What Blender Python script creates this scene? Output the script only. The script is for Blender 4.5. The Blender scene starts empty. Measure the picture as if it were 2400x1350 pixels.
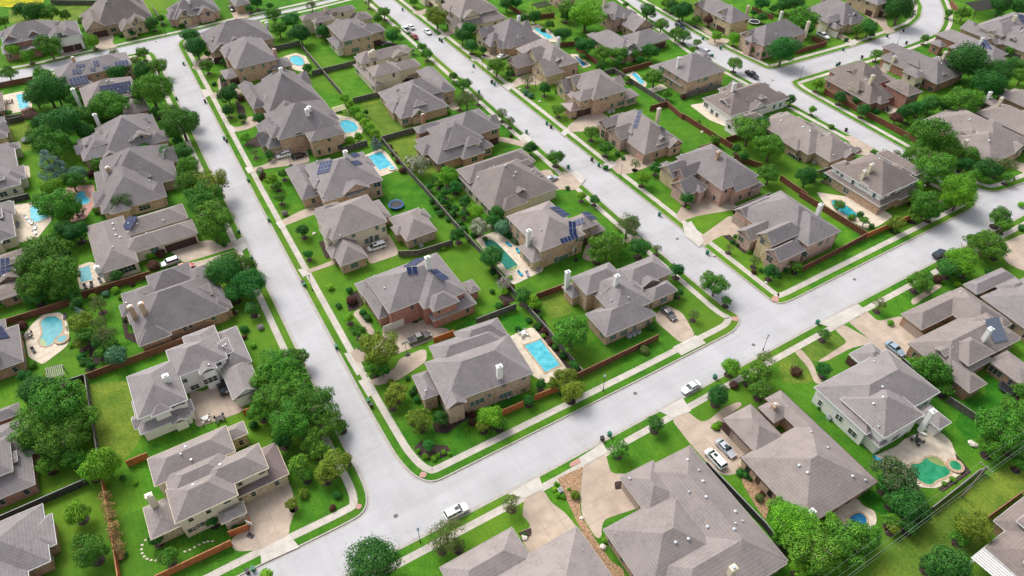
import bpy, bmesh, math, random
from mathutils import Vector, Matrix
from mathutils.bvhtree import BVHTree
random.seed(7)
SC = bpy.context.scene
COL = SC.collection
# ---------------------------------------------------------------- camera
TILT, FPX, CAMH = 43.3, 1680.0, 118.0
cam = bpy.data.objects.new('camera', bpy.data.cameras.new('camera'))
COL.objects.link(cam)
cam.location = (0, 0, CAMH)
cam.rotation_euler = (math.radians(90 - TILT), 0, 0)
cam.data.sensor_width = 36.0
cam.data.lens = FPX / 2400.0 * 36.0
cam.data.clip_end = 6000
SC.camera = cam
# ---------------------------------------------------------------- world, sun, exposure
SUN_EL, SUN_AZ = math.radians(50), math.radians(-42)      # azimuth from +Y towards +X
w = bpy.data.worlds.new("World"); SC.world = w; w.use_nodes = True
nt = w.node_tree; bg = nt.nodes['Background']
sky = nt.nodes.new('ShaderNodeTexSky'); sky.sky_type = 'NISHITA'; sky.sun_disc = False
sky.sun_elevation = SUN_EL; sky.sun_rotation = SUN_AZ
sky.air_density = 1.0; sky.dust_density = 4.0; sky.ozone_density = 1.0
hsv = nt.nodes.new('ShaderNodeHueSaturation'); hsv.inputs['Saturation'].default_value = 0.35
nt.links.new(sky.outputs[0], hsv.inputs['Color']); nt.links.new(hsv.outputs[0], bg.inputs['Color'])
bg.inputs['Strength'].default_value = 0.15
sun = bpy.data.objects.new('sun', bpy.data.lights.new('sun', 'SUN')); COL.objects.link(sun)
sun.data.energy = 1.55; sun.data.angle = math.radians(26); sun.data.color = (1.0, 0.965, 0.91)
sd = Vector((math.sin(SUN_AZ) * math.cos(SUN_EL), math.cos(SUN_AZ) * math.cos(SUN_EL), math.sin(SUN_EL)))
sun.rotation_euler = sd.to_track_quat('Z', 'Y').to_euler()
SC.view_settings.view_transform = 'Standard'; SC.view_settings.look = 'None'
SC.view_settings.exposure = 0.62; SC.view_settings.gamma = 1.0
# ---------------------------------------------------------------- photo-survey helpers: a reading in the photo -> a place on the ground plan
SCL = dict(j=2.275, k=2.275)
TILE = dict(j=(1380, 220), k=(1760, 60), a=(0, 0), b=(800, 0), c=(1600, 0), d=(0, 450), e=(800, 450), f=(1600, 450), g=(0, 900), h=(800, 900), i=(1600, 900))
_t = math.radians(TILT)
def ray(t, x, y):
    if t != 'o':
        o = TILE[t]; q = SCL.get(t, 3.0); x = o[0] + x / q; y = o[1] + y / q
    u = (x - 1200) / FPX; v = (y - 675) / FPX
    return Vector((u, math.cos(_t) - v * math.sin(_t), -math.sin(_t) - v * math.cos(_t)))
def G(t, x, y, h=0.0):
    d = ray(t, x, y); k = (CAMH - h) / -d.z
    return Vector((d.x * k, d.y * k, h))
def pts(s, h=0.0):
    out = []; t = 'o'
    for tok in s.split():
        if len(tok) == 1: t = tok
        else:
            x, y = tok.split(','); out.append(G(t, float(x), float(y), h))
    return out
ANG = math.radians(31)
U0 = Vector((math.cos(ANG), math.sin(ANG), 0)); V0 = Vector((math.sin(ANG), -math.cos(ANG), 0))
# ---------------------------------------------------------------- materials
MATS = {}
def mat(name, col, rough=0.9, var=0.12, scale=3.0, col2=None, bump=0.0, metal=0.0, fine=0.0, fscale=14.0, objvar=0.0, spec=0.3, big=0.0, bscale=0.05, bigcol=None, detail=4.0, hv=0.0):
    if name in MATS: return MATS[name]
    m = bpy.data.materials.new(name); m.use_nodes = True; MATS[name] = m
    nt = m.node_tree; N = nt.nodes; L = nt.links; b = N['Principled BSDF']
    b.inputs['Roughness'].default_value = rough; b.inputs['Metallic'].default_value = metal
    b.inputs['Specular IOR Level'].default_value = spec
    geo = N.new('ShaderNodeNewGeometry')
    n1 = N.new('ShaderNodeTexNoise'); n1.inputs['Scale'].default_value = scale; n1.inputs['Detail'].default_value = detail
    L.new(geo.outputs['Position'], n1.inputs['Vector'])
    rp = N.new('ShaderNodeValToRGB')
    c2 = col2 or tuple(min(1, c * (1 + var * 2)) for c in col)
    c1 = tuple(c * (1 - var * 2) for c in col) if col2 is None else col
    rp.color_ramp.elements[0].position = 0.32; rp.color_ramp.elements[1].position = 0.68
    rp.color_ramp.elements[0].color = (*c1, 1); rp.color_ramp.elements[1].color = (*c2, 1)
    L.new(n1.outputs['Fac'], rp.inputs['Fac']); out = rp.outputs['Color']
    if fine > 0:
        n2 = N.new('ShaderNodeTexNoise'); n2.inputs['Scale'].default_value = fscale; n2.inputs['Detail'].default_value = 3
        L.new(geo.outputs['Position'], n2.inputs['Vector'])
        mr = N.new('ShaderNodeMapRange'); mr.inputs[1].default_value = .3; mr.inputs[2].default_value = .7
        mr.inputs[3].default_value = 1 - fine; mr.inputs[4].default_value = 1 + fine
        L.new(n2.outputs['Fac'], mr.inputs[0])
        mx = N.new('ShaderNodeVectorMath'); mx.operation = 'SCALE'
        L.new(out, mx.inputs[0]); L.new(mr.outputs[0], mx.inputs['Scale']); out = mx.outputs[0]
    if big > 0:
        n3 = N.new('ShaderNodeTexNoise'); n3.inputs['Scale'].default_value = bscale; n3.inputs['Detail'].default_value = 3
        L.new(geo.outputs['Position'], n3.inputs['Vector'])
        mr = N.new('ShaderNodeMapRange'); mr.inputs[1].default_value = .42; mr.inputs[2].default_value = .66
        mr.inputs[3].default_value = 0; mr.inputs[4].default_value = big; mr.clamp = True
        L.new(n3.outputs['Fac'], mr.inputs[0])
        mx = N.new('ShaderNodeMix'); mx.data_type = 'RGBA'
        L.new(mr.outputs[0], mx.inputs['Factor']); L.new(out, mx.inputs['A']); mx.inputs['B'].default_value = (*(bigcol or col), 1)
        out = mx.outputs['Result']
    if objvar > 0 or hv > 0:
        oi = N.new('ShaderNodeObjectInfo')
        mr = N.new('ShaderNodeMapRange'); mr.inputs[3].default_value = 1 - objvar; mr.inputs[4].default_value = 1 + objvar
        L.new(oi.outputs['Random'], mr.inputs[0])
        hs = N.new('ShaderNodeHueSaturation'); L.new(out, hs.inputs['Color']); L.new(mr.outputs[0], hs.inputs['Value'])
        if hv > 0:
            m2 = N.new('ShaderNodeMapRange'); m2.inputs[3].default_value = .5 + hv; m2.inputs[4].default_value = .5 - hv
            mm = N.new('ShaderNodeMath'); mm.operation = 'MULTIPLY'; mm.inputs[1].default_value = 7.31
            mf = N.new('ShaderNodeMath'); mf.operation = 'FRACT'
            L.new(oi.outputs['Random'], mm.inputs[0]); L.new(mm.outputs[0], mf.inputs[0]); L.new(mf.outputs[0], m2.inputs[0])
            L.new(m2.outputs[0], hs.inputs['Hue'])
        out = hs.outputs['Color']
    L.new(out, b.inputs['Base Color'])
    if bump > 0:
        bp = N.new('ShaderNodeBump'); bp.inputs['Strength'].default_value = bump; bp.inputs['Distance'].default_value = .2
        L.new(n1.outputs['Fac'], bp.inputs['Height']); L.new(bp.outputs[0], b.inputs['Normal'])
    return m
M = {}
M['grass'] = mat('lawn_grass', (0.029, 0.132, 0.010), .95, col2=(0.068, 0.20, 0.014), scale=.35, fine=.28, fscale=2.6, big=.8, bscale=.028, bigcol=(0.10, 0.19, 0.018), detail=8, spec=.1)
M['grass_dry'] = mat('lawn_dull', (0.075, 0.15, 0.018), .95, col2=(0.14, 0.21, 0.028), scale=.3, fine=.25, fscale=2.2, detail=8, spec=.1)
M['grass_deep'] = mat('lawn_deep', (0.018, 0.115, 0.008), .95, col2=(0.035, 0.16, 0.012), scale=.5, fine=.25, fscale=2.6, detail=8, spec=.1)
M['meadow'] = mat('meadow_yellow', (0.5, 0.42, 0.01), .95, col2=(0.16, 0.22, 0.02), scale=.25, fine=.2, spec=.1)
M['road'] = mat('road_concrete', (0.395, 0.388, 0.396), .92, var=.035, scale=.12, fine=.05, fscale=5, big=.5, bscale=.06, bigcol=(0.44, 0.435, 0.45), detail=7)
M['kerb'] = mat('kerb_concrete', (0.38, 0.35, 0.32), .9, var=.06, scale=1.2, fine=.08)
M['walk'] = mat('sidewalk_concrete', (0.50, 0.455, 0.395), .9, var=.06, scale=.7, fine=.08, big=.5, bscale=.15, bigcol=(.36, .33, .30))
M['apron'] = mat('apron_concrete', (0.52, 0.48, 0.43), .9, var=.05, scale=.7, fine=.06, big=.5, bscale=.12, bigcol=(.40, .38, .35))
M['drive'] = mat('driveway_concrete', (0.44, 0.355, 0.28), .9, var=.06, scale=.5, fine=.08, big=.6, bscale=.12, bigcol=(.32, .25, .195))
M['mulch'] = mat('mulch', (0.045, 0.03, 0.025), .95, var=.25, scale=3, fine=.3)
M['gravel'] = mat('gravel', (0.30, 0.19, 0.11), .95, var=.25, scale=3, fine=.35)
M['stonepave'] = mat('pool_deck_stone', (0.56, 0.48, 0.38), .9, var=.07, scale=.8, fine=.1)
M['coping'] = mat('coping_stone', (0.42, 0.31, 0.21), .9, var=.12, scale=2, fine=.1)
M['redbrickpave'] = mat('tactile_brick', (0.42, 0.24, 0.2), .9, var=.06)
for k, c in (('r1', (0.238, 0.214, 0.213)), ('r2', (0.202, 0.182, 0.183)), ('r3', (0.245, 0.213, 0.202)), ('r4', (0.185, 0.152, 0.138)), ('r5', (0.222, 0.190, 0.177))):
    M[k] = mat('shingles_' + k, c, .95, var=.05, scale=1.3, fine=.15, fscale=6, big=.7, bscale=.28, bigcol=tuple(x * 1.2 for x in c), spec=.15, detail=6)
M['metalroof'] = mat('metal_roof', (0.16, 0.12, 0.115), .45, var=.08, metal=.2)
M['bluemetal'] = mat('blue_metal_roof', (0.15, 0.17, 0.22), .4, var=.08, metal=.3)
def masonry(name, c, mort, s=.5):
    m = mat(name, c, .92, var=.16, scale=2.2, fine=.22, fscale=5, big=.5, bscale=.5, bigcol=mort)
    return m
M['tan'] = masonry('tan_brick', (0.46, 0.315, 0.215), (.54, .41, .30))
M['brown'] = masonry('brown_brick', (0.35, 0.205, 0.13), (.43, .28, .19))
M['red'] = masonry('red_brick', (0.38, 0.185, 0.14), (.46, .26, .2))
M['pink'] = masonry('pink_brick', (0.50, 0.32, 0.26), (.56, .41, .35))
M['stone'] = masonry('limestone', (0.55, 0.44, 0.28), (.42, .31, .18))
M['cream'] = mat('cream_stucco', (0.66, 0.58, 0.43), .9, var=.04)
M['white'] = mat('white_stucco', (0.78, 0.76, 0.72), .85, var=.03)
M['trim'] = mat('trim_paint', (0.40, 0.36, 0.33), .7, var=.05)
M['whitetrim'] = mat('white_trim', (0.62, 0.61, 0.6), .6, var=.04)
M['glass'] = mat('window_glass', (0.02, 0.035, 0.035), .12, var=.3, scale=.4, spec=.8)
M['greenglass'] = mat('shaded_window_glass', (0.06, 0.14, 0.11), .2, var=.2, spec=.8)
M['garage'] = mat('garage_door_tan', (0.36, 0.29, 0.24), .7, var=.04)
M['garagew'] = mat('garage_door_white', (0.68, 0.64, 0.58), .7, var=.04)
M['garaged'] = mat('garage_door_dark', (0.07, 0.035, 0.03), .6, var=.1)
M['dark'] = mat('dark_paint', (0.02, 0.02, 0.022), .5, var=.1)
M['solar'] = mat('solar_cell', (0.012, 0.022, 0.085), .5, var=.15, scale=3, spec=.3)
M['solarframe'] = mat('solar_frame', (0.30, 0.32, 0.38), .6, var=.05)
M['steel'] = mat('galvanised_steel', (0.55, 0.57, 0.6), .4, var=.05, metal=.4)
M['bark'] = mat('bark', (0.13, 0.10, 0.075), .95, var=.2, scale=8)
def leafmat(key, name, c, c2, ov=.22, hv=.013, flower=None):
    m = mat(name, c, .75, col2=c2, scale=.9, objvar=ov, hv=hv, detail=5, spec=.2)
    nt = m.node_tree; b = nt.nodes['Principled BSDF']
    b.inputs['Subsurface Weight'].default_value = 0
    M[key] = m
leafmat('o', 'leaf_oak', (0.041, 0.142, 0.014), (0.101, 0.257, 0.019))
leafmat('d', 'leaf_dark', (0.016, 0.101, 0.016), (0.047, 0.182, 0.024))
leafmat('l', 'leaf_light', (0.088, 0.250, 0.013), (0.175, 0.400, 0.020))
leafmat('y', 'leaf_yellow', (0.098, 0.155, 0.014), (0.196, 0.270, 0.023))
leafmat('s', 'leaf_olive', (0.072, 0.116, 0.028), (0.143, 0.198, 0.050))
leafmat('b', 'leaf_blue', (0.09, 0.17, 0.15), (0.19, 0.30, 0.27))
leafmat('t', 'leaf_bluegreen', (0.048, 0.144, 0.072), (0.108, 0.240, 0.120))
leafmat('r', 'leaf_purple', (0.06, 0.025, 0.02), (0.12, 0.05, 0.035))
leafmat('p', 'blossom_pink', (0.10, 0.13, 0.04), (0.50, 0.22, 0.25), hv=0)
leafmat('q', 'leaf_pinkish', (0.018, 0.09, 0.012), (0.13, 0.15, 0.075), hv=0)
leafmat('w', 'blossom_white', (0.10, 0.15, 0.04), (0.50, 0.50, 0.38), hv=0)
leafmat('n', 'bare_twigs', (0.25, 0.16, 0.06), (0.42, 0.28, 0.11))
leafmat('x', 'grey_twigs', (0.24, 0.20, 0.19), (0.40, 0.36, 0.34))
# shingle courses: slight horizontal rows in object height
for k in ('r1', 'r2', 'r3', 'r4', 'r5'):
    nt = M[k].node_tree; N = nt.nodes; L = nt.links; b = N['Principled BSDF']
    geo = N.new('ShaderNodeNewGeometry'); sx = N.new('ShaderNodeSeparateXYZ'); L.new(geo.outputs['Position'], sx.inputs[0])
    ml = N.new('ShaderNodeMath'); ml.operation = 'MULTIPLY'; ml.inputs[1].default_value = 2 * math.pi / .26; L.new(sx.outputs['Z'], ml.inputs[0])
    sn = N.new('ShaderNodeMath'); sn.operation = 'SINE'; L.new(ml.outputs[0], sn.inputs[0])
    mr = N.new('ShaderNodeMapRange'); mr.inputs[1].default_value = -1; mr.inputs[2].default_value = 1; mr.inputs[3].default_value = .93; mr.inputs[4].default_value = 1.06
    L.new(sn.outputs[0], mr.inputs[0]); src = b.inputs['Base Color'].links[0].from_socket
    vm = N.new('ShaderNodeVectorMath'); vm.operation = 'SCALE'; L.new(src, vm.inputs[0]); L.new(mr.outputs[0], vm.inputs['Scale'])
    oi = N.new('ShaderNodeObjectInfo'); m2 = N.new('ShaderNodeMapRange'); m2.inputs[3].default_value = .9; m2.inputs[4].default_value = 1.1
    L.new(oi.outputs['Random'], m2.inputs[0]); v2 = N.new('ShaderNodeVectorMath'); v2.operation = 'SCALE'
    L.new(vm.outputs[0], v2.inputs[0]); L.new(m2.outputs[0], v2.inputs['Scale']); L.new(v2.outputs[0], b.inputs['Base Color'])
def joints(m, step, width, dark):
    nt = m.node_tree; N = nt.nodes; L = nt.links; b = N['Principled BSDF']; geo = N.new('ShaderNodeNewGeometry')
    mp = N.new('ShaderNodeMapping'); mp.inputs['Rotation'].default_value = (0, 0, -ANG); L.new(geo.outputs['Position'], mp.inputs['Vector'])
    bk = N.new('ShaderNodeTexBrick'); bk.offset = 0; bk.inputs['Scale'].default_value = 1; bk.inputs['Brick Width'].default_value = step; bk.inputs['Row Height'].default_value = step
    bk.inputs['Mortar Size'].default_value = width; bk.inputs['Mortar Smooth'].default_value = .3
    bk.inputs['Color1'].default_value = (1, 1, 1, 1); bk.inputs['Color2'].default_value = (.93, .93, .93, 1); bk.inputs['Mortar'].default_value = (dark, dark, dark, 1)
    L.new(mp.outputs[0], bk.inputs['Vector']); src = b.inputs['Base Color'].links[0].from_socket
    vm = N.new('ShaderNodeVectorMath'); vm.operation = 'MULTIPLY'; L.new(src, vm.inputs[0]); L.new(bk.outputs['Color'], vm.inputs[1]); L.new(vm.outputs[0], b.inputs['Base Color'])
joints(M['walk'], 1.5, .035, .72); joints(M['apron'], 3.0, .04, .75); joints(M['drive'], 3.4, .045, .72)
def plots(m, amt):
    nt = m.node_tree; N = nt.nodes; L = nt.links; b = N['Principled BSDF']; geo = N.new('ShaderNodeNewGeometry'); src = b.inputs['Base Color'].links[0].from_socket
    mp = N.new('ShaderNodeMapping'); mp.inputs['Rotation'].default_value = (0, 0, -ANG); L.new(geo.outputs['Position'], mp.inputs['Vector'])
    bk = N.new('ShaderNodeTexBrick'); bk.inputs['Scale'].default_value = 1; bk.inputs['Brick Width'].default_value = 19; bk.inputs['Row Height'].default_value = 23; bk.inputs['Mortar Size'].default_value = 0
    bk.inputs['Color1'].default_value = (.84, .86, .9, 1); bk.inputs['Color2'].default_value = (1.3, 1.12, 1.1, 1); bk.inputs['Mortar'].default_value = (1, 1, 1, 1); L.new(mp.outputs[0], bk.inputs['Vector'])
    vm = N.new('ShaderNodeVectorMath'); vm.operation = 'MULTIPLY'; L.new(src, vm.inputs[0]); L.new(bk.outputs['Color'], vm.inputs[1]); src = vm.outputs[0]
    wv = N.new('ShaderNodeTexWave'); wv.inputs['Scale'].default_value = .28; wv.inputs['Distortion'].default_value = .6; L.new(mp.outputs[0], wv.inputs['Vector'])
    mr = N.new('ShaderNodeMapRange'); mr.inputs[3].default_value = 1 - amt; mr.inputs[4].default_value = 1 + amt; L.new(wv.outputs['Fac'], mr.inputs[0])
    v2 = N.new('ShaderNodeVectorMath'); v2.operation = 'SCALE'; L.new(src, v2.inputs[0]); L.new(mr.outputs[0], v2.inputs['Scale']); src = v2.outputs[0]
    nz = N.new('ShaderNodeTexNoise'); nz.inputs['Scale'].default_value = .22; nz.inputs['Detail'].default_value = 6; nz.inputs['Roughness'].default_value = .7; L.new(geo.outputs['Position'], nz.inputs['Vector'])
    m3 = N.new('ShaderNodeMapRange'); m3.inputs[1].default_value = .60; m3.inputs[2].default_value = .75; m3.inputs[3].default_value = 0; m3.inputs[4].default_value = .55; L.new(nz.outputs['Fac'], m3.inputs[0])
    mx = N.new('ShaderNodeMix'); mx.data_type = 'RGBA'; L.new(m3.outputs[0], mx.inputs['Factor']); L.new(src, mx.inputs['A']); mx.inputs['B'].default_value = (.16, .17, .035, 1)
    L.new(mx.outputs['Result'], b.inputs['Base Color'])
for k_ in ('grass', 'grass_dry', 'grass_deep'): plots(M[k_], .03)
def streaks(m):
    nt = m.node_tree; N = nt.nodes; L = nt.links; b = N['Principled BSDF']; geo = N.new('ShaderNodeNewGeometry'); src = b.inputs['Base Color'].links[0].from_socket
    for sx_, sy_, lo in ((.02, .8, .975), (.8, .02, .982)):
        mp = N.new('ShaderNodeMapping'); mp.vector_type = 'TEXTURE'; mp.inputs['Rotation'].default_value = (0, 0, ANG); mp.inputs['Scale'].default_value = (1 / sx_, 1 / sy_, 1)
        L.new(geo.outputs['Position'], mp.inputs['Vector']); n = N.new('ShaderNodeTexNoise'); n.inputs['Scale'].default_value = 1; n.inputs['Detail'].default_value = 4; L.new(mp.outputs[0], n.inputs['Vector'])
        mr = N.new('ShaderNodeMapRange'); mr.inputs[1].default_value = .35; mr.inputs[2].default_value = .62; mr.inputs[3].default_value = lo; mr.inputs[4].default_value = 1.03
        L.new(n.outputs['Fac'], mr.inputs[0]); vm = N.new('ShaderNodeVectorMath'); vm.operation = 'SCALE'; L.new(src, vm.inputs[0]); L.new(mr.outputs[0], vm.inputs['Scale']); src = vm.outputs[0]
    # hairline cracks
    vo = N.new('ShaderNodeTexVoronoi'); vo.feature = 'DISTANCE_TO_EDGE'; vo.inputs['Scale'].default_value = .07
    nz = N.new('ShaderNodeTexNoise'); nz.inputs['Scale'].default_value = .5; nz.inputs['Detail'].default_value = 4; L.new(geo.outputs['Position'], nz.inputs['Vector'])
    ad = N.new('ShaderNodeVectorMath'); ad.operation = 'MULTIPLY_ADD'; ad.inputs[1].default_value = (5, 5, 5); L.new(nz.outputs['Color'], ad.inputs[0]); L.new(geo.outputs['Position'], ad.inputs[2]); L.new(ad.outputs[0], vo.inputs['Vector'])
    mr = N.new('ShaderNodeMapRange'); mr.inputs[1].default_value = 0; mr.inputs[2].default_value = .006; mr.inputs[3].default_value = .86; mr.inputs[4].default_value = 1; L.new(vo.outputs['Distance'], mr.inputs[0])
    vm = N.new('ShaderNodeVectorMath'); vm.operation = 'SCALE'; L.new(src, vm.inputs[0]); L.new(mr.outputs[0], vm.inputs['Scale']); L.new(vm.outputs[0], b.inputs['Base Color'])
streaks(M['road'])
def water(key, c, c2):
    m = mat('pool_water_' + key, c, .3, col2=c2, scale=.8, spec=.15, detail=5)
    M[key] = m
water('aqua', (0.03, 0.31, 0.42), (0.09, 0.44, 0.54)); water('teal', (0.01, 0.20, 0.25), (0.03, 0.30, 0.34))
water('blue', (0.01, 0.10, 0.22), (0.02, 0.16, 0.30)); water('green', (0.01, 0.19, 0.08), (0.04, 0.28, 0.14)); water('sky', (0.04, 0.34, 0.44), (0.13, 0.50, 0.58))
water('deep', (0.01, 0.14, 0.10), (0.015, 0.19, 0.14)); water('shallow', (0.18, 0.25, 0.08), (0.24, 0.32, 0.12))
# ---------------------------------------------------------------- mesh helpers
def mesh_obj(name, V, F, mats, parent=None, origin=None, mi=None, smooth=False):
    o = origin or Vector((0, 0, 0))
    me = bpy.data.meshes.new(name)
    me.from_pydata([tuple(Vector(v) - o) for v in V], [], F); me.update()
    for m in (mats if isinstance(mats, (list, tuple)) else [mats]): me.materials.append(m)
    if mi: me.polygons.foreach_set('material_index', mi)
    if smooth: me.polygons.foreach_set('use_smooth', [True] * len(me.polygons))
    ob = bpy.data.objects.new(name, me); COL.objects.link(ob)
    if parent is not None: ob.parent = parent
    else: ob.location = o
    return ob
def tag(o, label=None, cat=None, group=None, kind=None):
    if label: o['label'] = label
    if cat: o['category'] = cat
    if group: o['group'] = group
    if kind: o['kind'] = kind
    return o
def empty(name, loc, label=None, cat=None, group=None, rz=0):
    o = bpy.data.objects.new(name, None); COL.objects.link(o); o.location = loc; o.rotation_euler = (0, 0, rz)
    o.empty_display_size = .5
    return tag(o, label, cat, group)
class MB:
    def __init__(s): s.V = []; s.F = []; s.M = []
    def poly(s, vs, m=0):
        b = len(s.V); s.V += [Vector(v) for v in vs]; s.F.append(tuple(range(b, b + len(vs)))); s.M.append(m)
    def box(s, c, u, v, hu, hv, z0, z1, m=0, top=None):
        c = Vector((c[0], c[1], 0)); p = [c + u * a + v * b for a, b in ((-hu, -hv), (hu, -hv), (hu, hv), (-hu, hv))]
        lo = [Vector((q.x, q.y, z0)) for q in p]; hi = [Vector((q.x, q.y, z1)) for q in p]
        for k in range(4): s.poly([lo[k], lo[(k + 1) % 4], hi[(k + 1) % 4], hi[k]], m)
        s.poly(hi, m if top is None else top); s.poly(lo[::-1], m)
    def prism(s, P, z0, z1, m=0, side=None):
        n = len(P); b = len(s.V)
        s.V += [Vector((p[0], p[1], z1)) for p in P] + [Vector((p[0], p[1], z0)) for p in P]
        s.F.append(tuple(range(b, b + n))); s.M.append(m)
        for k in range(n):
            j = (k + 1) % n; s.F.append((b + k, b + j, b + n + j, b + n + k)); s.M.append(m if side is None else side)
    def tube(s, a, b, r0, r1=None, n=6, m=0, cap=True):
        a = Vector(a); b = Vector(b); r1 = r0 if r1 is None else r1
        d = (b - a).normalized(); x = d.orthogonal().normalized(); y = d.cross(x)
        k0 = len(s.V)
        for P, r in ((a, r0), (b, r1)):
            for k in range(n):
                t = 2 * math.pi * k / n; s.V.append(P + (x * math.cos(t) + y * math.sin(t)) * r)
        for k in range(n):
            j = (k + 1) % n; s.F.append((k0 + k, k0 + j, k0 + n + j, k0 + n + k)); s.M.append(m)
        if cap:
            s.F.append(tuple(range(k0 + n, k0 + 2 * n))); s.M.append(m); s.F.append(tuple(range(k0 + n - 1, k0 - 1, -1))); s.M.append(m)
    def build(s, name, mats, parent=None, origin=None, smooth=False):
        return mesh_obj(name, s.V, s.F, mats, parent, origin, s.M, smooth)
def ccw(P):
    a = sum(P[k].x * P[(k + 1) % len(P)].y - P[(k + 1) % len(P)].x * P[k].y for k in range(len(P)))
    return P if a > 0 else P[::-1]
def fillet(P, r, closed=True, n=4):
    out = []; N_ = len(P)
    for k in range(N_):
        if not closed and k in (0, N_ - 1): out.append(P[k]); continue
        a, b, c = P[k - 1], P[k], P[(k + 1) % N_]
        d1 = min(r, (a - b).length * .45); d2 = min(r, (c - b).length * .45)
        p = b + (a - b).normalized() * d1; q = b + (c - b).normalized() * d2
        for i in range(n + 1):
            t = i / n; out.append(p * (1 - t) ** 2 + b * 2 * t * (1 - t) + q * t * t)
    return out
def offset(P, d, closed=True):
    out = []; n = len(P)
    for k in range(n):
        a = P[k - 1] if (closed or k > 0) else None; c = P[(k + 1) % n] if (closed or k < n - 1) else None
        b = P[k]; ns = []
        if a is not None and (b - a).length > 1e-6: t = (b - a).normalized(); ns.append(Vector((-t.y, t.x, 0)))
        if c is not None and (c - b).length > 1e-6: t = (c - b).normalized(); ns.append(Vector((-t.y, t.x, 0)))
        m = sum(ns, Vector()) / max(1, len(ns)); m = m / max(.35, m.length_squared)
        out.append(b + m * d)
    return out
def sheet(name, P, z, m, thick=0.0, kind='structure', label=None, cat=None, parent=None):
    mb = MB(); P = ccw(P)
    if thick: mb.prism(P, z - thick, z)
    else: mb.poly([(p.x, p.y, z) for p in P])
    from mathutils.geometry import tessellate_polygon
    F = []
    for f in mb.F:
        if len(f) > 4:
            for tri in tessellate_polygon([[mb.V[i] for i in f]]):
                t3 = [f[i] for i in tri]; a, b, c = [mb.V[i] for i in t3]
                if (b - a).cross(c - a).z < 0: t3 = t3[::-1]
                F.append(tuple(t3))
        else: F.append(f)
    me = bpy.data.meshes.new(name); me.from_pydata([tuple(v) for v in mb.V], [], F); me.update(); me.materials.append(m)
    o = bpy.data.objects.new(name, me); COL.objects.link(o)
    if parent: o.parent = parent
    elif kind: o['kind'] = kind
    return o
def band(name, P, d0, d1, z, m, closed=True, thick=.0):
    A = offset(P, d0, closed); B = offset(P, d1, closed); mb = MB(); n = len(P)
    for k in range(n if closed else n - 1):
        j = (k + 1) % n
        mb.poly([(A[k].x, A[k].y, z), (A[j].x, A[j].y, z), (B[j].x, B[j].y, z), (B[k].x, B[k].y, z)])
        if thick: mb.poly([(A[k].x, A[k].y, z), (A[j].x, A[j].y, z), (A[j].x, A[j].y, z - thick), (A[k].x, A[k].y, z - thick)])
    o = mb.build(name, m); o['kind'] = 'structure'; return o
# ---------------------------------------------------------------- ground, roads, blocks
g = MB(); g.poly([(-3000, -500, -.4), (3000, -500, -.4), (3000, 4500, -.4), (-3000, 4500, -.4)]); tag(g.build('ground', M['grass']), kind='structure')
rd = MB(); rd.poly([(-420, 10, -.14), (420, 10, -.14), (420, 560, -.14), (-420, 560, -.14)]); tag(rd.build('road', M['road']), kind='structure')
BLOCKS = [
 ('west', "-500,318 0,196 132,163 300,128 348,119 363,126 368,137 800,1033 826,1080 852,1130 862,1165 859,1190 843,1210 820,1222 800,1233 700,1282 613,1323 -200,1740 -900,1740 -900,318"),
 ('central', "415,103 428,90 473,76 633,38 723,18 850,-14 866,-12 873,0 1530,577 1700,722 1728,735 1736,752 1723,774 1700,787 1500,890 1067,1107 1027,1127 1005,1130 980,1121 962,1108 945,1090 925,1065 862,955 600,463"),
 ('east', "780,-114 1300,-120 1455,-7 1633,123 2067,357 2277,467 2289,479 2277,490 1857,703 1833,712 1815,708 1800,698 1648,577 923,0"),
 ('north', "-900,430 -500,292 0,170 77,157 180,132 273,112 477,67 580,42 717,12 822,-14 826,-32 790,-85 640,-230 -900,-230"),
 ('northeast', "1480,-7 1653,92 1790,158 1805,163 1833,157 2033,100 2093,77 2140,58 2158,40 2163,15 2150,-10 2100,-60 1400,-60"),
 ('far_east', "1853,193 1870,209 2263,430 2318,449 2345,448 2400,428 2700,300 3300,80 3000,-200 2170,-60 2203,0 2213,27 2212,52 2200,75 2180,85 2120,108 1860,187"),
 ('south', "2008,710 1267,1113 940,1283 800,1356 0,1780 3500,1800 3800,200 2900,260 2400,503"),
]
BL = {}
for nm, s in BLOCKS:
    P = fillet(ccw(pts(s)), 3.0); BL[nm] = P
    sheet('lawn', P, 0.0, M['grass'], thick=.3)
    band('kerb', P, 0.0, .28, 0.006, M['kerb'], thick=.145)
    band('gutter', P, -.45, 0.0, -.132, M['kerb'])
    band('sidewalk', P, 1.75, 3.2, 0.014, M['walk'])
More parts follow.
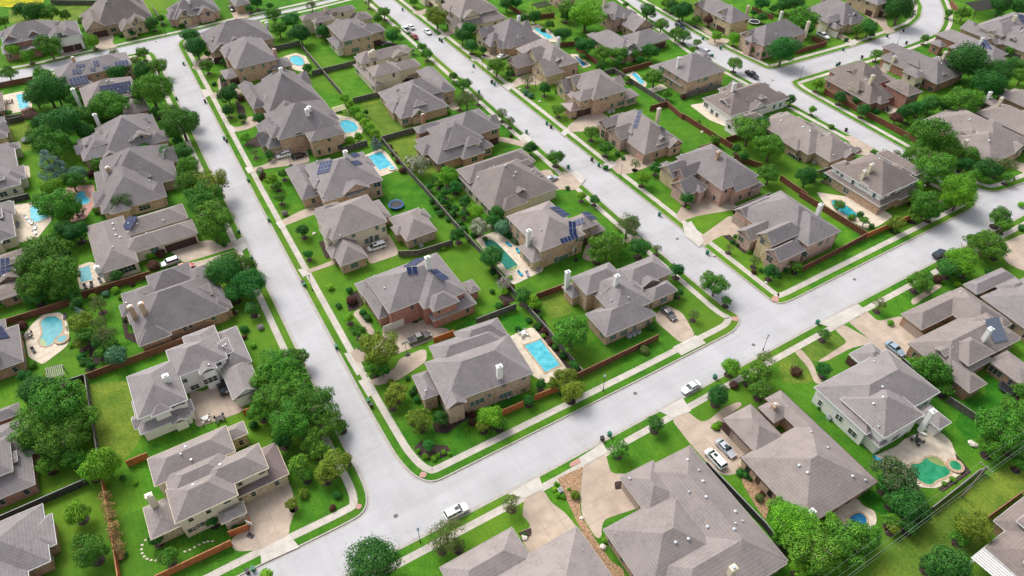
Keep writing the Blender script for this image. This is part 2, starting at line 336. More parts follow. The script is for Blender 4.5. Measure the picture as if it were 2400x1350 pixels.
# ---------------------------------------------------------------- houses
WINMESH = {}
def win_mesh(w_, h_, kind, trim):
    key = (w_, h_, kind, trim)
    if key in WINMESH: return WINMESH[key]
    X, Y, Z = Vector((1, 0, 0)), Vector((0, 1, 0)), Vector((0, 0, 1))
    a = MB(); t = .09
    def bx(mb, x0, x1, y0, y1, z0, z1, m=0):
        mb.box(((x0 + x1) / 2, (y0 + y1) / 2), X, Y, (x1 - x0) / 2, (y1 - y0) / 2, z0, z1, m)
    if kind == 'w':
        bx(a, -w_/2, w_/2, -.07, .05, -h_/2, -h_/2 + t); bx(a, -w_/2, w_/2, -.07, .05, h_/2 - t, h_/2)
        n = max(1, round(w_ / 1.0))
        for k in range(n + 1):
            x = -w_/2 + (w_ - t) * k / n; bx(a, x, x + t, -.068, .048, -h_/2 + t, h_/2 - t)
        bx(a, -w_/2 + t, w_/2 - t, -.05, .03, -.03, .03)
        me1 = a.build('window', M[trim]); b = MB(); bx(b, -w_/2 + .04, w_/2 - .04, -.03, .02, -h_/2 + .04, h_/2 - .04)
        me2 = b.build('pane', M['glass'])
    else:
        bx(a, -w_/2, w_/2, -.05, .05, -h_/2, h_/2)
        n = 4
        for k in range(1, n):
            z = -h_/2 + h_ * k / n; bx(a, -w_/2 + .05, w_/2 - .05, -.075, 0, z - .14 * h_, z + .06 * h_)
        me1 = a.build('garage_door', M['garage']); me2 = None
    r = (me1.data, me2.data if me2 else None)
    for o in (me1, me2):
        if o: bpy.data.objects.remove(o)
    WINMESH[key] = r; return r
VENT = None
def vent_mesh():
    global VENT
    if VENT is None:
        out = []
        for r, h_, mm in ((.22, .28, 'steel'), (.07, .5, 'whitetrim'), (.3, .22, 'steel')):
            mb = MB(); mb.tube((0, 0, -.1), (0, 0, h_), r * .7, r * .7, 8); mb.tube((0, 0, h_), (0, 0, h_ + .1), r, r * .5, 8)
            o = mb.build('roof_vent', M[mm]); out.append(o.data); bpy.data.objects.remove(o)
        VENT = out
    return VENT
HOUSES = []
def place(name, me, loc, rz, parent, slot=None, tilt=None):
    o = bpy.data.objects.new(name, me); COL.objects.link(o); o.location = loc
    o.rotation_euler = (0, 0, rz) if tilt is None else tilt
    if parent is not None: o.parent = parent
    if slot:
        for s_ in o.material_slots: s_.link = 'OBJECT'; s_.material = slot
    return o
def house(tile, phrase, label, wall, roof, wings, extra='', ang=31.0, wall2=None, winmat=None, gdoor='garage', auto=True, trim='trim', nvent=7, bumps=.5):
    A = math.radians(ang); U = Vector((math.cos(A), math.sin(A), 0)); V = Vector((math.sin(A), -math.cos(A), 0))
    rng = random.Random(sum(ord(c) * (k + 1) for k, c in enumerate(phrase)))
    W = []
    for k, s in enumerate([x.strip() for x in wings.split(';') if x.strip()]):
        f = s.split(); p = [float(q) for q in f[0].split(',')]; q = [float(z) for z in f[1].split(',')]
        ext = None
        if f[2][0] in 'UV': ext = f.pop(2)
        h = float(f[2]) + .013 * k; kind = f[3] if len(f) > 3 else 'h'; pitch = float(f[4]) if len(f) > 4 else .68
        m = f[5] if len(f) > 5 else wall
        a = G(tile, *p, h); b = G(tile, *q, h)
        us = sorted((a.dot(U), b.dot(U))); vs = sorted((a.dot(V), b.dot(V)))
        if ext and ext[0] == 'U': m_ = sum(us) / 2; us = [m_, m_ + float(ext[1:])]
        if ext and ext[0] == 'V': m_ = sum(vs) / 2; vs = [m_ - float(ext[1:]), m_]
        rm = f[6] if len(f) > 6 else roof
        if tile in 'abc' and not ext: us = [us[0] - .5, us[1] + .5]; vs = [vs[0] - .5, vs[1] + .5]
        W.append(dict(u=us, v=vs, h=h, kind=kind, p=pitch, m=m, rm=rm))
    base = list(W)
    for w_ in base:
        if w_['kind'] != 'h' or w_['rm'] != roof or w_['h'] < 2.9 or bumps <= 0: continue
        for side in (('v', 1), ('u', -1), ('u', 1), ('v', -1)):
            a_, o_ = side[0], 'v' if side[0] == 'u' else 'u'
            Ls = w_[o_][1] - w_[o_][0]; D = w_[a_][1] - w_[a_][0]
            if Ls < 9 or D < 6 or rng.random() > bumps: continue
            wd = rng.uniform(.30, .46) * Ls; wd = min(wd, 7.5, D * .95); c_ = w_[o_][0] + wd / 2 + rng.uniform(.0, 1) * (Ls - wd)
            pr = rng.choice((.7, 1.1, 1.5)); e = w_[a_][1] if side[1] > 0 else w_[a_][0]
            edge = sorted((e + side[1] * pr, e - side[1] * (wd / 2 + .5)))
            kd = 'h' if rng.random() < .62 else (a_ + ('>' if side[1] > 0 else '<'))
            nw = dict(h=w_['h'] - .03 - .011 * len(W), kind=kd, p=w_['p'] * rng.uniform(.98, 1.15), m=w_['m'] if rng.random() < .7 else (wall2 or w_['m']), rm=roof)
            nw[a_] = edge; nw[o_] = [c_ - wd / 2, c_ + wd / 2]
            # keep the bump off neighbouring wings' own walls
            W.append(nw)
    if bumps > 0:
        big = [w_ for w_ in base if w_['kind'] == 'h' and w_['rm'] == roof and w_['h'] < 4.8 and min(w_['u'][1] - w_['u'][0], w_['v'][1] - w_['v'][0]) > 9.5]
        for w_ in big[:2]:
            for a_, sg in (('v', 1), ('u', -1), ('u', 1)):
                if rng.random() > .55: continue
                o_ = 'v' if a_ == 'u' else 'u'; lo, hi = w_[o_]; wd = rng.choice((2.3, 2.6, 4.2)); c_ = lo + (hi - lo) * rng.uniform(.36, .64)
                e = (w_[a_][1] if sg > 0 else w_[a_][0]) - sg * 1.7
                nw = dict(h=w_['h'] + 1.75 + .007 * len(W), kind=a_ + ('>' if sg > 0 else '<') if rng.random() < .5 else 'h', p=w_['p'] * .8, m='cream' if w_['m'] != 'white' else 'white', rm=roof, dormer=True)
                nw[a_] = sorted((e, e - sg * 4.6)); nw[o_] = [c_ - wd / 2, c_ + wd / 2]; W.append(nw)
    c0 = W[0]; O = U * sum(c0['u']) / 2 + V * sum(c0['v']) / 2
    root = empty('house', O, label, 'house', 'detached houses of the suburb')
    mats = []; rmats = []
    wm = MB(); rm = MB(); tm = MB(); wallinfo = []
    def P(u, v, z): return U * u + V * v + Vector((0, 0, z))
    def bar(a, b, wd, ht, out):
        n = out.normalized() * wd; zz = Vector((0, 0, ht))
        q = [a - n * .15, b - n * .15, b + n, a + n]
        lo = [x - zz for x in q]; hi = [x + Vector((0, 0, .035)) for x in q]
        tm.poly(hi); tm.poly(lo[::-1])
        for i in range(4): tm.poly([lo[i], lo[(i + 1) % 4], hi[(i + 1) % 4], hi[i]])
    for wi, w_ in enumerate(W):
        u0, u1 = w_['u']; v0, v1 = w_['v']; h = w_['h']; kd = w_['kind']; du, dv = u1 - u0, v1 - v0
        axis = 'u' if (kd[0] == 'u' or (kd[0] in 'hg' and du >= dv)) else 'v'
        glo = ghi = False
        if kd in ('g', 'u', 'v'): glo = ghi = True
        if '<' in kd: glo = True
        if '>' in kd: ghi = True
        if axis == 'u': R = lambda s, t, z: P(s, t, z); s0, s1, t0, t1 = u0, u1, v0, v1
        else: R = lambda s, t, z: P(t, s, z); s0, s1, t0, t1 = v0, v1, u0, u1
        half = (t1 - t0) / 2; tc = (t0 + t1) / 2; rz = h + w_['p'] * half
        L_ = s1 - s0
        a0 = 0 if glo else half; a1 = 0 if ghi else half
        if a0 + a1 > L_: k_ = L_ / (a0 + a1); a0 *= k_ * .999; a1 *= k_ * .999
        r0, r1 = s0 + a0, s1 - a1
        w_.update(axis=axis, half=half, tc=tc, s=(s0, s1), t=(t0, t1), a=(a0, a1), rz=rz)
        if w_['rm'] not in rmats: rmats.append(w_['rm'])
        mi = rmats.index(w_['rm'])
        A_, B_, C_, D_ = R(s0, t0, h), R(s1, t0, h), R(s1, t1, h), R(s0, t1, h); E_, F_ = R(r0, tc, rz), R(r1, tc, rz)
        rm.poly([A_, B_, F_, E_], mi); rm.poly([D_, C_, F_, E_], mi)
        if not glo: rm.poly([A_, D_, E_], mi)
        if not ghi: rm.poly([B_, C_, F_], mi)
        rm.poly([R(s0, t0, h - .05), R(s1, t0, h - .05), R(s1, t1, h - .05), R(s0, t1, h - .05)], mi)
        so = R(1, 0, 0) - R(0, 0, 0); to = R(0, 1, 0) - R(0, 0, 0)
        bar(A_, B_, .06, .2, -to); bar(D_, C_, .06, .2, to)
        for gg, p_, q_, e_, sg in ((glo, A_, D_, E_, -1), (ghi, B_, C_, F_, 1)):
            if gg: bar(p_, e_, .06, .22, so * sg); bar(q_, e_, .06, .22, so * sg)
            else: bar(p_, q_, .06, .2, so * sg)
        # ridge caps
        # walls
        if w_['m'] not in mats: mats.append(w_['m'])
        mw = mats.index(w_['m']); i_ = .45
        c = [(s0 + i_, t0 + i_), (s1 - i_, t0 + i_), (s1 - i_, t1 - i_), (s0 + i_, t1 - i_)]
        for k in range(4):
            (sa, ta), (sb, tb) = c[k], c[(k + 1) % 4]
            nrm = [-to, so, to, -so][k]
            wallinfo.append((len(wm.F), wi, nrm, R(sa, ta, 0), R(sb, tb, 0)))
            wm.poly([R(sa, ta, -.3), R(sb, tb, -.3), R(sb, tb, h - .02), R(sa, ta, h - .02)], mw)
        for gg, s_ in ((glo, s0 + i_), (ghi, s1 - i_)):
            if gg:
                zl = h + w_['p'] * i_ - .06
                wm.poly([R(s_, t0 + i_, h - .02), R(s_, t1 - i_, h - .02), R(s_, t1 - i_, zl), R(s_, tc, rz - .08), R(s_, t0 + i_, zl)], mw)
    def roofz(w_, p):
        u, v = p.dot(U), p.dot(V)
        s, t = (u, v) if w_['axis'] == 'u' else (v, u)
        if not (w_['s'][0] < s < w_['s'][1] and w_['t'][0] < t < w_['t'][1]): return -1
        d = min(t - w_['t'][0], w_['t'][1] - t)
        for k in (0, 1):
            if w_['a'][k] > 0: d = min(d, abs(s - w_['s'][k]) * w_['half'] / w_['a'][k])
        return w_['h'] + w_['p'] * d
    def top(p): return max(roofz(w_, p) for w_ in W)
    wo = wm.build('wall', [M[m] for m in mats], root, O)
    ro = rm.build('roof', [M[m] for m in rmats], root, O)
    tm.build('roof_trim', M[trim], ro, O)
    bvw = BVHTree.FromPolygons(wm.V, wm.F); bvr = BVHTree.FromPolygons(rm.V, rm.F)
    CP = Vector((0, 0, CAMH)); taken = []
    fi = {x[0]: x for x in wallinfo}
    def put_win(p, nrm, ww, hh, kind, mtl=None):
        rz = math.atan2(nrm.y, nrm.x) + math.pi / 2
        m1, m2 = win_mesh(ww, hh, kind, trim)
        nm = 'window' if kind == 'w' else 'garage_door'
        f = place(nm, m1, p - O + nrm * .03, rz, root, M[mtl] if (kind == 'g' and mtl) else None)
        if m2: place('pane', m2, (0, 0, 0), 0, f, M[mtl] if mtl else None)
        taken.append((p, ww))
    for s in [x.strip() for x in extra.split(';') if x.strip()]:
        f = s.split(); k = f[0]
        if k in 'gw':
            x, y, ww, hh = map(float, f[1:5]); loc, nn, idx, dist = bvw.ray_cast(CP, ray(tile, x, y).normalized())
            if loc is None: print('MISS', phrase, s); continue
            # find wall info of this face
            nrm = fi[idx][2] if idx in fi else (nn if nn.dot(CP - loc) > 0 else -nn)
            if k == 'g': loc = Vector((loc.x, loc.y, hh / 2 + .02))
            put_win(loc, nrm, ww, hh, k, (f[5] if len(f) > 5 else (gdoor if k == 'g' else winmat)))
        elif k == 'c':
            x, y, ht = map(float, f[1:4]); mt = f[4] if len(f) > 4 else 'white'
            loc = bvr.ray_cast(CP, ray(tile, x, y).normalized())[0] or G(tile, x, y, 4)
            mb = MB(); sz = .55; hz = .42
            mb.box(loc, U, V, sz, hz, loc.z - 1.5, loc.z + ht); mb.box(loc, U, V, sz + .08, hz + .08, loc.z + ht, loc.z + ht + .14)
            co = mb.build('chimney', M[mt], ro, O)
            cb = MB(); cb.box(loc, U, V, .3, .25, loc.z + ht + .14, loc.z + ht + .4); cb.build('chimney_cap', M['steel'], co, O)
        elif k == 's':
            xy = [tuple(map(float, tok.split(','))) for tok in f[1:5]]
            mx_, my_ = sum(a[0] for a in xy) / 4, sum(a[1] for a in xy) / 4
            cen, n_, _, _ = bvr.ray_cast(CP, ray(tile, mx_, my_).normalized())
            if cen is None: print('SOLAR MISS', phrase); continue
            if n_.z < 0: n_ = -n_
            q = []
            for x, y in xy:
                d_ = ray(tile, x, y).normalized(); q.append(CP + d_ * ((cen - CP).dot(n_) / d_.dot(n_)))
            cen = sum(q, Vector()) / 4
            ex = (q[1] - q[0] + q[2] - q[3]).normalized(); ey = n_.cross(ex).normalized()
            xs = ((q[1] - q[0]).length + (q[2] - q[3]).length) / 2; ys = ((q[3] - q[0]).length + (q[2] - q[1]).length) / 2
            if len(f) > 6: xs = float(f[5]); ys = float(f[6])
            nx = max(1, round(xs / 1.0)); ny = max(1, round(ys / 1.65))
            if 'bm' in f: nx = ny = 1
            mb = MB(); base = cen + n_ * .14
            def slab(cx, cy, hx, hy, z0, z1, m):
                c_ = [base + ex * (cx + sx * hx) + ey * (cy + sy * hy) for sx, sy in ((-1, -1), (1, -1), (1, 1), (-1, 1))]
                lo = [a + n_ * z0 for a in c_]; hi = [a + n_ * z1 for a in c_]
                mb.poly(hi, m); mb.poly(lo[::-1], m)
                for i in range(4): mb.poly([lo[i], lo[(i + 1) % 4], hi[(i + 1) % 4], hi[i]], m)
            for i in range(nx):
                for j in range(ny):
                    cx = (i + .5) / nx * xs - xs / 2; cy = (j + .5) / ny * ys - ys / 2
                    slab(cx, cy, xs / nx / 2 - .02, ys / ny / 2 - .02, 0, .04, 1)
                    slab(cx, cy, xs / nx / 2 - .06, ys / ny / 2 - .06, .02, .05, 0)
            mb.build('solar_panel' if 'bm' not in f else 'metal_roof_patch', [M['bluemetal' if 'bm' in f else 'solar'], M['bluemetal'] if 'bm' in f else M['solarframe'] if 'dk' not in f else M['dark']], ro, O)
        elif k == 'v':
            x, y = map(float, f[1:3]); r = bvr.ray_cast(CP, ray(tile, x, y).normalized())[0]
            if r: place('roof_vent', vent_mesh()[2], r - O, 0, ro)
    if auto:
        for (_, wi, nrm, a, b) in wallinfo:
            w_ = W[wi]; mid = (a + b) / 2; d = (CP - mid); d.z = 0
            if nrm.dot(d.normalized()) < -.15: continue
            Ln = (b - a).length; n = int((Ln - .8) // 2.9)
            zs = [1.55] + ([w_['h'] - 1.15] if w_['h'] > 4.6 else [])
            if w_.get('dormer'): n = 1 if Ln < 3.4 else 2; zs = [w_['h'] - .62]
            if n < 1: continue
            for z in zs:
                for k in range(n):
                    p = a.lerp(b, (k + .5) / n + rng.uniform(-.03, .03)); p = Vector((p.x, p.y, z))
                    if rng.random() < .34 and not w_.get('dormer'): continue
                    ww, hh = rng.choice(((1.0, 1.5), (1.0, 1.5), (2.0, 1.5), (2.9, 1.5), (1.0, 1.0)))
                    if ww > Ln / n - .5: ww = 1.0
                    if z < 2: hh = max(hh, 1.5)
                    if w_.get('dormer'): ww, hh = min(1.0, Ln - .3), .8
                    bad = False
                    for e in (-1, 0, 1):
                        q = p + nrm * .6 + (b - a).normalized() * e * (ww / 2 + .1)
                        if any(w2 is not w_ and roofz(w2, q) > z - hh / 2 - (.1 if not w_.get('dormer') else -.35) for w2 in W): bad = True
                        q2 = p - nrm * .2
                    if any((p - t[0]).length < (ww + t[1]) / 2 + .35 for t in taken): bad = True
                    if not bad: put_win(p, nrm, ww, hh, 'w', winmat)
    k = 0; tries = 0
    while k < nvent and tries < 60:
        tries += 1; w_ = rng.choice(W); u = rng.uniform(*w_['u']); v = rng.uniform(*w_['v']); p = U * u + V * v + Vector((0, 0, 40))
        r = bvr.ray_cast(p, Vector((0, 0, -1)))[0]
        if r and r.z > w_['h'] + .5: place('roof_vent', vent_mesh()[rng.choice((0, 1, 1))], r - O, 0, ro); k += 1
    us = [x for w_ in W for x in w_['u']]; vs = [x for w_ in W for x in w_['v']]
    HOUSES.append(dict(root=root, O=O, phrase=phrase, top=top, U=U, V=V, W=W, ext=(min(us), max(us), min(vs), max(vs))))
    return root
house('g', 'the bottom-left corner house', 'brown brick house with grey hip roof and rounded window bay in the bottom left corner', 'brown', 'r2', "-385,1130 355,1245 3.2 h .55; 190,985 398,1125 3.0 h .45; -500,1330 228,1590 3.2 h .5", "", trim='whitetrim', bumps=0)
house('g', 'the left-edge cream-and-brick house', 'grey roofed house at the left edge with red brick lower wall and cream upper wall', 'red', 'r2', "-280,400 248,705 3 h .5; -300,500 92,610 5.4 h .55 cream; -150,235 140,210 3 h .6", "")
house('g', 'the white courtyard house', 'white two-storey stucco house with courtyard patio beside the long yellow-green lawn', 'white', 'r1', "890,-50 1320,110 5.8 h .62; 1165,-235 1600,-182 5.8 h .62; 1280,-330 1600,-185 5.6 h .6; 925,125 1347,210 3 h .5; 1480,-340 1772,-160 3.6 h .7; 1550,-108 1840,32 3.2 v> .6", "w 1530 -145 1.6 1.5; w 1250 140 1 1; w 1215 155 1 1; w 1285 130 1 1; w 1370 20 1.8 1.4; w 1290 -20 1.6 1.2; w 1480 -30 2.9 1.6; c 1180 -20 1.6 white", trim='whitetrim')
house('g', 'the cream metal-carport house', 'cream and stone house with dark metal carport roof and cream chimney by the bottom corner', 'cream', 'r3', "1165,745 1675,780 6 h .6; 1035,525 1657,472 6 h .6; 1400,600 1890,590 6 h .6; 1150,640 1640,640 5.9 h .6; 1200,475 1745,348 3.6 h .5 stone; 1590,565 2032,632 3.1 h .3 stone metalroof; 1005,872 1290,990 3 h .45 stone; 1530,903 1736,903 3 h .6", "w 1355 1020 1.8 1.3; w 1405 990 1.8 1.3; w 1840 620 1.4 1; w 1595 825 1.4 1; w 1650 945 1.4 1; c 1095 860 3.6 cream; v 1305 445; v 1345 535; v 1548 570; v 1360 712", trim='cream', bumps=0)
house('e', 'the rectangular blue pool house', 'tan brick corner house with many-hipped roof beside rectangular blue pool', 'tan', 'r2', "585,1200 1350,1273 5.8 h .62; 790,985 1176,1012 5.8 h .7; 615,1085 1180,1080 5.6 h .6; 640,1312 882,1478 5.6 v> .7; 496,1292 690,1420 4.4 h .6", "w 950 1415 1 1.2; w 920 1490 1 1.5; w 957 1475 1 1.5; w 988 1462 1 1.5; w 1040 1430 .8 1; c 1112 1300 3.2 white", winmat='greenglass', ang=25, bumps=0)
house('h', 'the bottom-edge house with tan court', 'house with taupe hip roof cut by the bottom edge around a tan motor court', 'tan', 'r3', "690,1290 1360,1256 3.2 h .5; 1362,1250 2040,1560 3.2 h .55; 1000,1380 2100,1620 3.3 h .5", "", bumps=0)
house('h', 'the huge bottom-centre house', 'huge single-storey house with sprawling grey hip roof and cream chimney at the bottom centre', 'tan', 'r3', "2100,612 3140,1240 3.2 h .5; 1955,657 2400,800 3.2 h .5; 1840,1022 2720,1200 3.2 h .55; 2090,1252 3135,1262 3.2 h .45", "c 2735 1340 2.4 cream; g 2040 780 5 2.2; v 2435 535; v 2543 685; v 2565 795; v 2770 898; v 2575 1005; v 2440 1090; v 2762 1022; v 2350 1115", gdoor='garage', ang=28.5, bumps=0)
house('i', 'the courtyard-hole house', 'sprawling brown-grey roofed house with a small square courtyard hole and two parked cars', 'tan', 'r5', "575,102 1374,686 3.3 h .5; 275,245 720,380 3.2 h .55; 405,515 1368,692 3.3 h .5; 525,165 792,196 3.2 h .5", "c 900 915 .9 white; c 642 165 .8 tan; g 320 330 3 2.2 garaged; g 400 400 5 2.2; v 1140 435; v 818 575; v 878 625; v 1195 650", trim='garaged', ang=29.5, bumps=0)
house('i', 'the emerald pool house', 'white stucco two-storey house with tall white chimney above the emerald kidney pool', 'white', 'r1', "1110,106 1700,216 5.8 h .55; 925,22 1812,56 4.4 h .6; 1170,-212 1490,-160 3.2 h .6; 1650,192 1890,270 3.1 h .55; 1285,356 1445,408 3.1 h .8", "c 1695 290 4.4 white; w 1090 230 .9 1.5; w 1112 245 .9 1.5; g 1195 -150 3 2.2 garaged; v 1410 95; v 1342 140; v 1405 22", trim='whitetrim', ang=29, bumps=0)
house('i', 'the bottom-right corner house', 'brown roofed house with white slatted patio cover in the bottom right corner', 'tan', 'r4', "2185,962 2900,1000 3.0 h .5; 2120,1150 2800,1330 3.0 h .5", "", trim='whitetrim')
house('f', 'the blue metal dormer house', 'large brown brick house with long multi-hip roof, blue metal patch and white chimney', 'brown', 'r5', "1585,1062 2375,1036 3.4 h .6; 1536,857 2030,800 3.2 h .62; 1585,1066 2142,1347 3.2 h .6; 1800,1060 2195,1127 4.6 h .6; 1760,760 2290,900 3.3 h .6; 2150,1185 2520,1290 3 h .3", "c 2115 1040 3.4 white; g 1640 950 5 2.2; w 1750 915 1.2 1; s 2140,895 2245,880 2255,1040 2165,1065 bm", winmat=None, ang=27.5)
house('f', 'the circular drive house', 'brown brick single-storey house with grey hip roof at the right edge by the circular drive', 'tan', 'r2', "1970,650 2342,600 3.2 h .6; 2095,737 2850,850 3.3 h .55", "", ang=26)
house('f', 'the stone-fronted corner house', 'pinkish brick two-storey corner house with stone entry gable inside the brown fence', 'pink', 'r2', "369,125 1114,275 4.2 h .72; 606,182 1112,273 5.9 h .62; 364,122 442,194 U12 4.0 u< .8; 384,270 478,352 U10 4.0 u< .75; 574,412 684,494 U9 4.6 u< .85; 528,292 622,386 U11 6.4 u< .85 stone", "c 945 165 3.4 white; g 400 190 4.6 2.3; w 410 330 1.8 1.5 glass; w 562 345 1.4 1.6 glass; w 610 470 1.8 1.6 glass; w 808 400 .9 2.2; w 845 425 2.9 1.6; w 880 345 2.4 1; w 968 360 1.6 1.5; w 1020 340 .8 1.6; w 1080 305 .8 2", winmat='greenglass', auto=False, bumps=0)
house('e', 'the cream garage-court house', 'cream and brick two-storey house with detached brick garage and white minivan in its court', 'cream', 'r3', "-200,140 325,206 5.9 h .58; 330,182 676,268 3 h .6 tan; 60,120 350,165 3 h .5 tan; -110,360 186,455 3 h .7 tan", "w 250 250 1 1.4; w 298 262 1 1.4; w 178 345 1.2 1.6; w 210 330 1 2; w 248 318 1.2 1.6", winmat='greenglass', trim='trim')
house('e', 'the red four-array house', 'red brick two-storey house with arched entry, white garage door and four solar arrays', 'red', 'r2', "172,612 850,650 5.8 h .6; 132,692 420,832 3.1 h 1.0; 572,742 830,768 5.8 h .72; 590,830 952,783 3 h .55; 850,640 978,686 3 h .6; 92,645 242,700 3 h .65 stone; 390,560 885,700 5.7 h .6", "c 612 535 3.2 white; g 360 885 5 2.2 garagew; w 520 765 2.9 1.3; w 686 840 .9 1; s 440,445 490,440 560,465 470,475; s 465,490 560,468 575,505 490,515; s 440,530 520,530 550,570 480,585; s 630,558 685,540 735,610 690,628", trim='trim', gdoor='garagew', bumps=0)
house('e', 'the turret bay house', 'tan brick house with hexagonal turret bay, two white chimneys and three air conditioners', 'tan', 'r2', "1715,857 2216,863 3.4 h .7; 1610,602 2000,612 5.8 h .62; 1700,640 2190,770 5.0 h .6; 1900,562 2330,566 4.0 h .6; 1550,666 1700,716 3.1 h .8; 2120,690 2366,692 3.2 h .8", "c 1585 665 4.6 white; c 1930 650 2.6 white; w 1908 1022 1.8 1.4; w 1828 1000 1 1.2", winmat='greenglass', ang=29.5)
house('e', 'the dark green pool house', 'tan brick two-storey house with six solar arrays by the dark green L-shaped pool', 'tan', 'r3', "1160,172 1716,298 5.8 h .6; 1238,386 1490,440 3.1 h .7 stone; 1600,190 1812,222 5.6 h .6; 1700,250 1858,264 3 h .5; 1175,190 1300,260 3.1 h .6 stone", "c 1315 370 4.4 white; s 1440,60 1475,58 1620,125 1570,125; s 1465,108 1520,110 1615,160 1548,180; s 1678,150 1740,140 1798,195 1750,190; s 1632,205 1700,180 1712,215 1650,240; s 1555,228 1600,230 1700,285 1640,280; s 1535,330 1655,290 1665,325 1548,370; w 1560 460 2.9 1.7; w 1510 475 1.4 1.7; w 1610 430 .8 1.2; g 1735 335 3 2.2 garaged; g 1805 305 3 2.2 garaged; w 1688 335 1 1.2; w 1240 305 1.2 1.8", winmat='greenglass', bumps=0)
house('b', 'the shiny roof vent house', 'cream walled house with broad taupe roof and shiny white roof vents', 'cream', 'r5', "838,1245 1510,1320 3.3 h .62; 822,1195 1350,1130 4.4 h .62; 1060,1232 1312,1122 5.6 h .6", "v 1093 1018; v 1048 1110; v 1155 1165; v 1227 1213; v 962 1250", trim='trim')
house('b', 'the broad brick chimney house', 'brown brick house with sweeping grey roof, cream dormer and wide brick chimney', 'brown', 'r2', "530,985 1055,1024 3.1 h .72; 610,905 985,965 5.4 h .6 cream; 690,850 1102,893 5.6 h .66; 520,900 700,885 5.0 h .6", "c 578 860 2.6 brown; g 1070 955 3 2.2 garaged; w 800 1045 1 1; w 937 1000 1 1; w 870 1095 1 1.4", winmat=None)
house('b', 'the steep-peaked house with rear dormers', 'tan brick house with tall steep roof peaks and two cream dormers on the rear slope', 'tan', 'r2', "270,652 740,744 3.1 h .7; 380,612 700,640 5.0 h .7 cream; 540,500 792,628 4.2 h .75; 470,692 600,702 5.2 h .6 cream", "w 550 795 1 1.4; w 697 625 1 1", winmat='greenglass', ang=29)
house('b', 'the cream house with twin chimneys', 'cream two-storey house with turret roof and twin cream chimneys beside a long lawn', 'cream', 'r5', "100,400 468,362 5.8 h .6; 185,482 410,492 5.8 h .6; 330,462 548,456 4.8 h .6; 95,456 280,592 3 h .5; 410,330 480,352 5.6 h .7", "c 228 398 2.2 cream; c 205 402 1.6 cream; g 500 495 4 2.2; w 390 445 2 1.5; w 410 420 1 1.5", winmat='glass')
house('b', 'the top-street tan brick house', 'tan brick two-storey house with teal windows near the top street', 'tan', 'r2', "-90,182 216,238 5.8 h .6; 100,205 300,210 5.4 h .6; -90,272 50,322 3 h .6 cream", "w 100 350 2.9 1.6; w 190 270 1 1.2; w 280 235 1 1.2; g 250 300 3.6 2.2 garaged", winmat='greenglass')
house('a', 'the yellowish rooftop-solar house', 'yellowish cream two-storey house with dark solar panels on its top ridge', 'cream', 'r5', "2115,118 2490,62 5.8 h .6; 2200,142 2345,132 5.8 h .6; 2460,110 2610,122 3 h .6", "s 2260,40 2350,10 2400,40 2310,75; w 2355 95 1.8 1.5; c 2290 75 1.6 cream")
house('a', 'the top-left street long house', 'long grey roofed brick house with dark red garage at the upper left street end', 'tan', 'r2', "1415,236 1915,266 4.4 h .66", "g 1540 365 5 2.2 garaged; c 1880 190 1.6 white")
house('a', 'the pink chimney house', 'tan brick two-storey house with wide hip roof and pink brick chimney by a round pool', 'tan', 'r2', "1560,332 1942,413 5.8 h .68; 1880,440 2046,452 3 h .6; 1560,500 1655,535 3 h .5", "c 1938 395 2.4 pink; w 1655 492 1 1.2; w 1780 478 1 1.2; w 1910 505 2.9 1.7; g 1640 560 2.5 2.2 garaged", winmat='greenglass')
house('a', 'the broad steep-roofed house', 'broad steep grey roofed brick house with tan garage door facing the left street', 'tan', 'r2', "1772,620 2256,701 3.2 h .85; 1685,602 1866,738 3.2 h 1.0; 1850,560 2100,560 3.3 h .9", "c 1980 515 1.6 white; g 1795 790 4 2.2", trim='trim')
house('a', 'the arched stone entry house', 'stone and brick two-storey house with arched entry and two cars on its drive', 'tan', 'r2', "1870,800 2380,872 5.8 h .66; 1812,882 2046,1000 3.2 h .95 stone; 2012,930 2146,907 5.6 h .6; 2160,940 2412,932 5.8 h .62", "c 2165 808 1.8 white; g 1985 1045 4.5 2.2; w 2100 945 2 1.4; w 2210 990 1 1.2; c 2175 775 1 white", ang=28)
house('a', 'the two blue-array house', 'tan brick house with two blue solar arrays beside a pool with corner spa', 'tan', 'r2', "2160,1180 2676,1263 5.4 h .6; 2020,1192 2256,1360 3.1 h .85; 2190,1250 2560,1330 4.8 h .55", "c 2435 1110 2 white; s 2215,1085 2310,1062 2340,1105 2235,1145; s 2235,1150 2325,1130 2330,1200 2245,1225; s 2445,1085 2480,1065 2540,1105 2500,1110 4 1.7; s 2445,1125 2500,1115 2550,1170 2520,1175 4 2; g 2290 1330 5 2.2; w 2500 1275 1 1.2; w 2325 1235 1 1", trim='trim', ang=28.5)
house('a', 'the boxed dormer house', 'grey roofed house with boxed side dormer hidden behind street oaks on the left side', 'tan', 'r2', "680,905 1140,988 3.3 h .75; 555,987 820,1066 3.2 h .6; 640,1042 972,1012 3.2 h .7; 930,932 1040,946 5.4 v> .5 cream", "c 692 868 3.0 white; g 1080 1020 5 2.2; w 995 962 1 1")
house('a', 'the tan block chimney house', 'grey roofed house with short tan block chimney near the bushes left of the left street', 'tan', 'r2', "705,1130 1240,1252 3.2 h .72; 676,1216 1140,1385 3.2 h .6; 720,1132 1056,1192 4.8 h .6 cream", "c 768 1210 1.4 tan; w 1045 1225 1 1", ang=28)
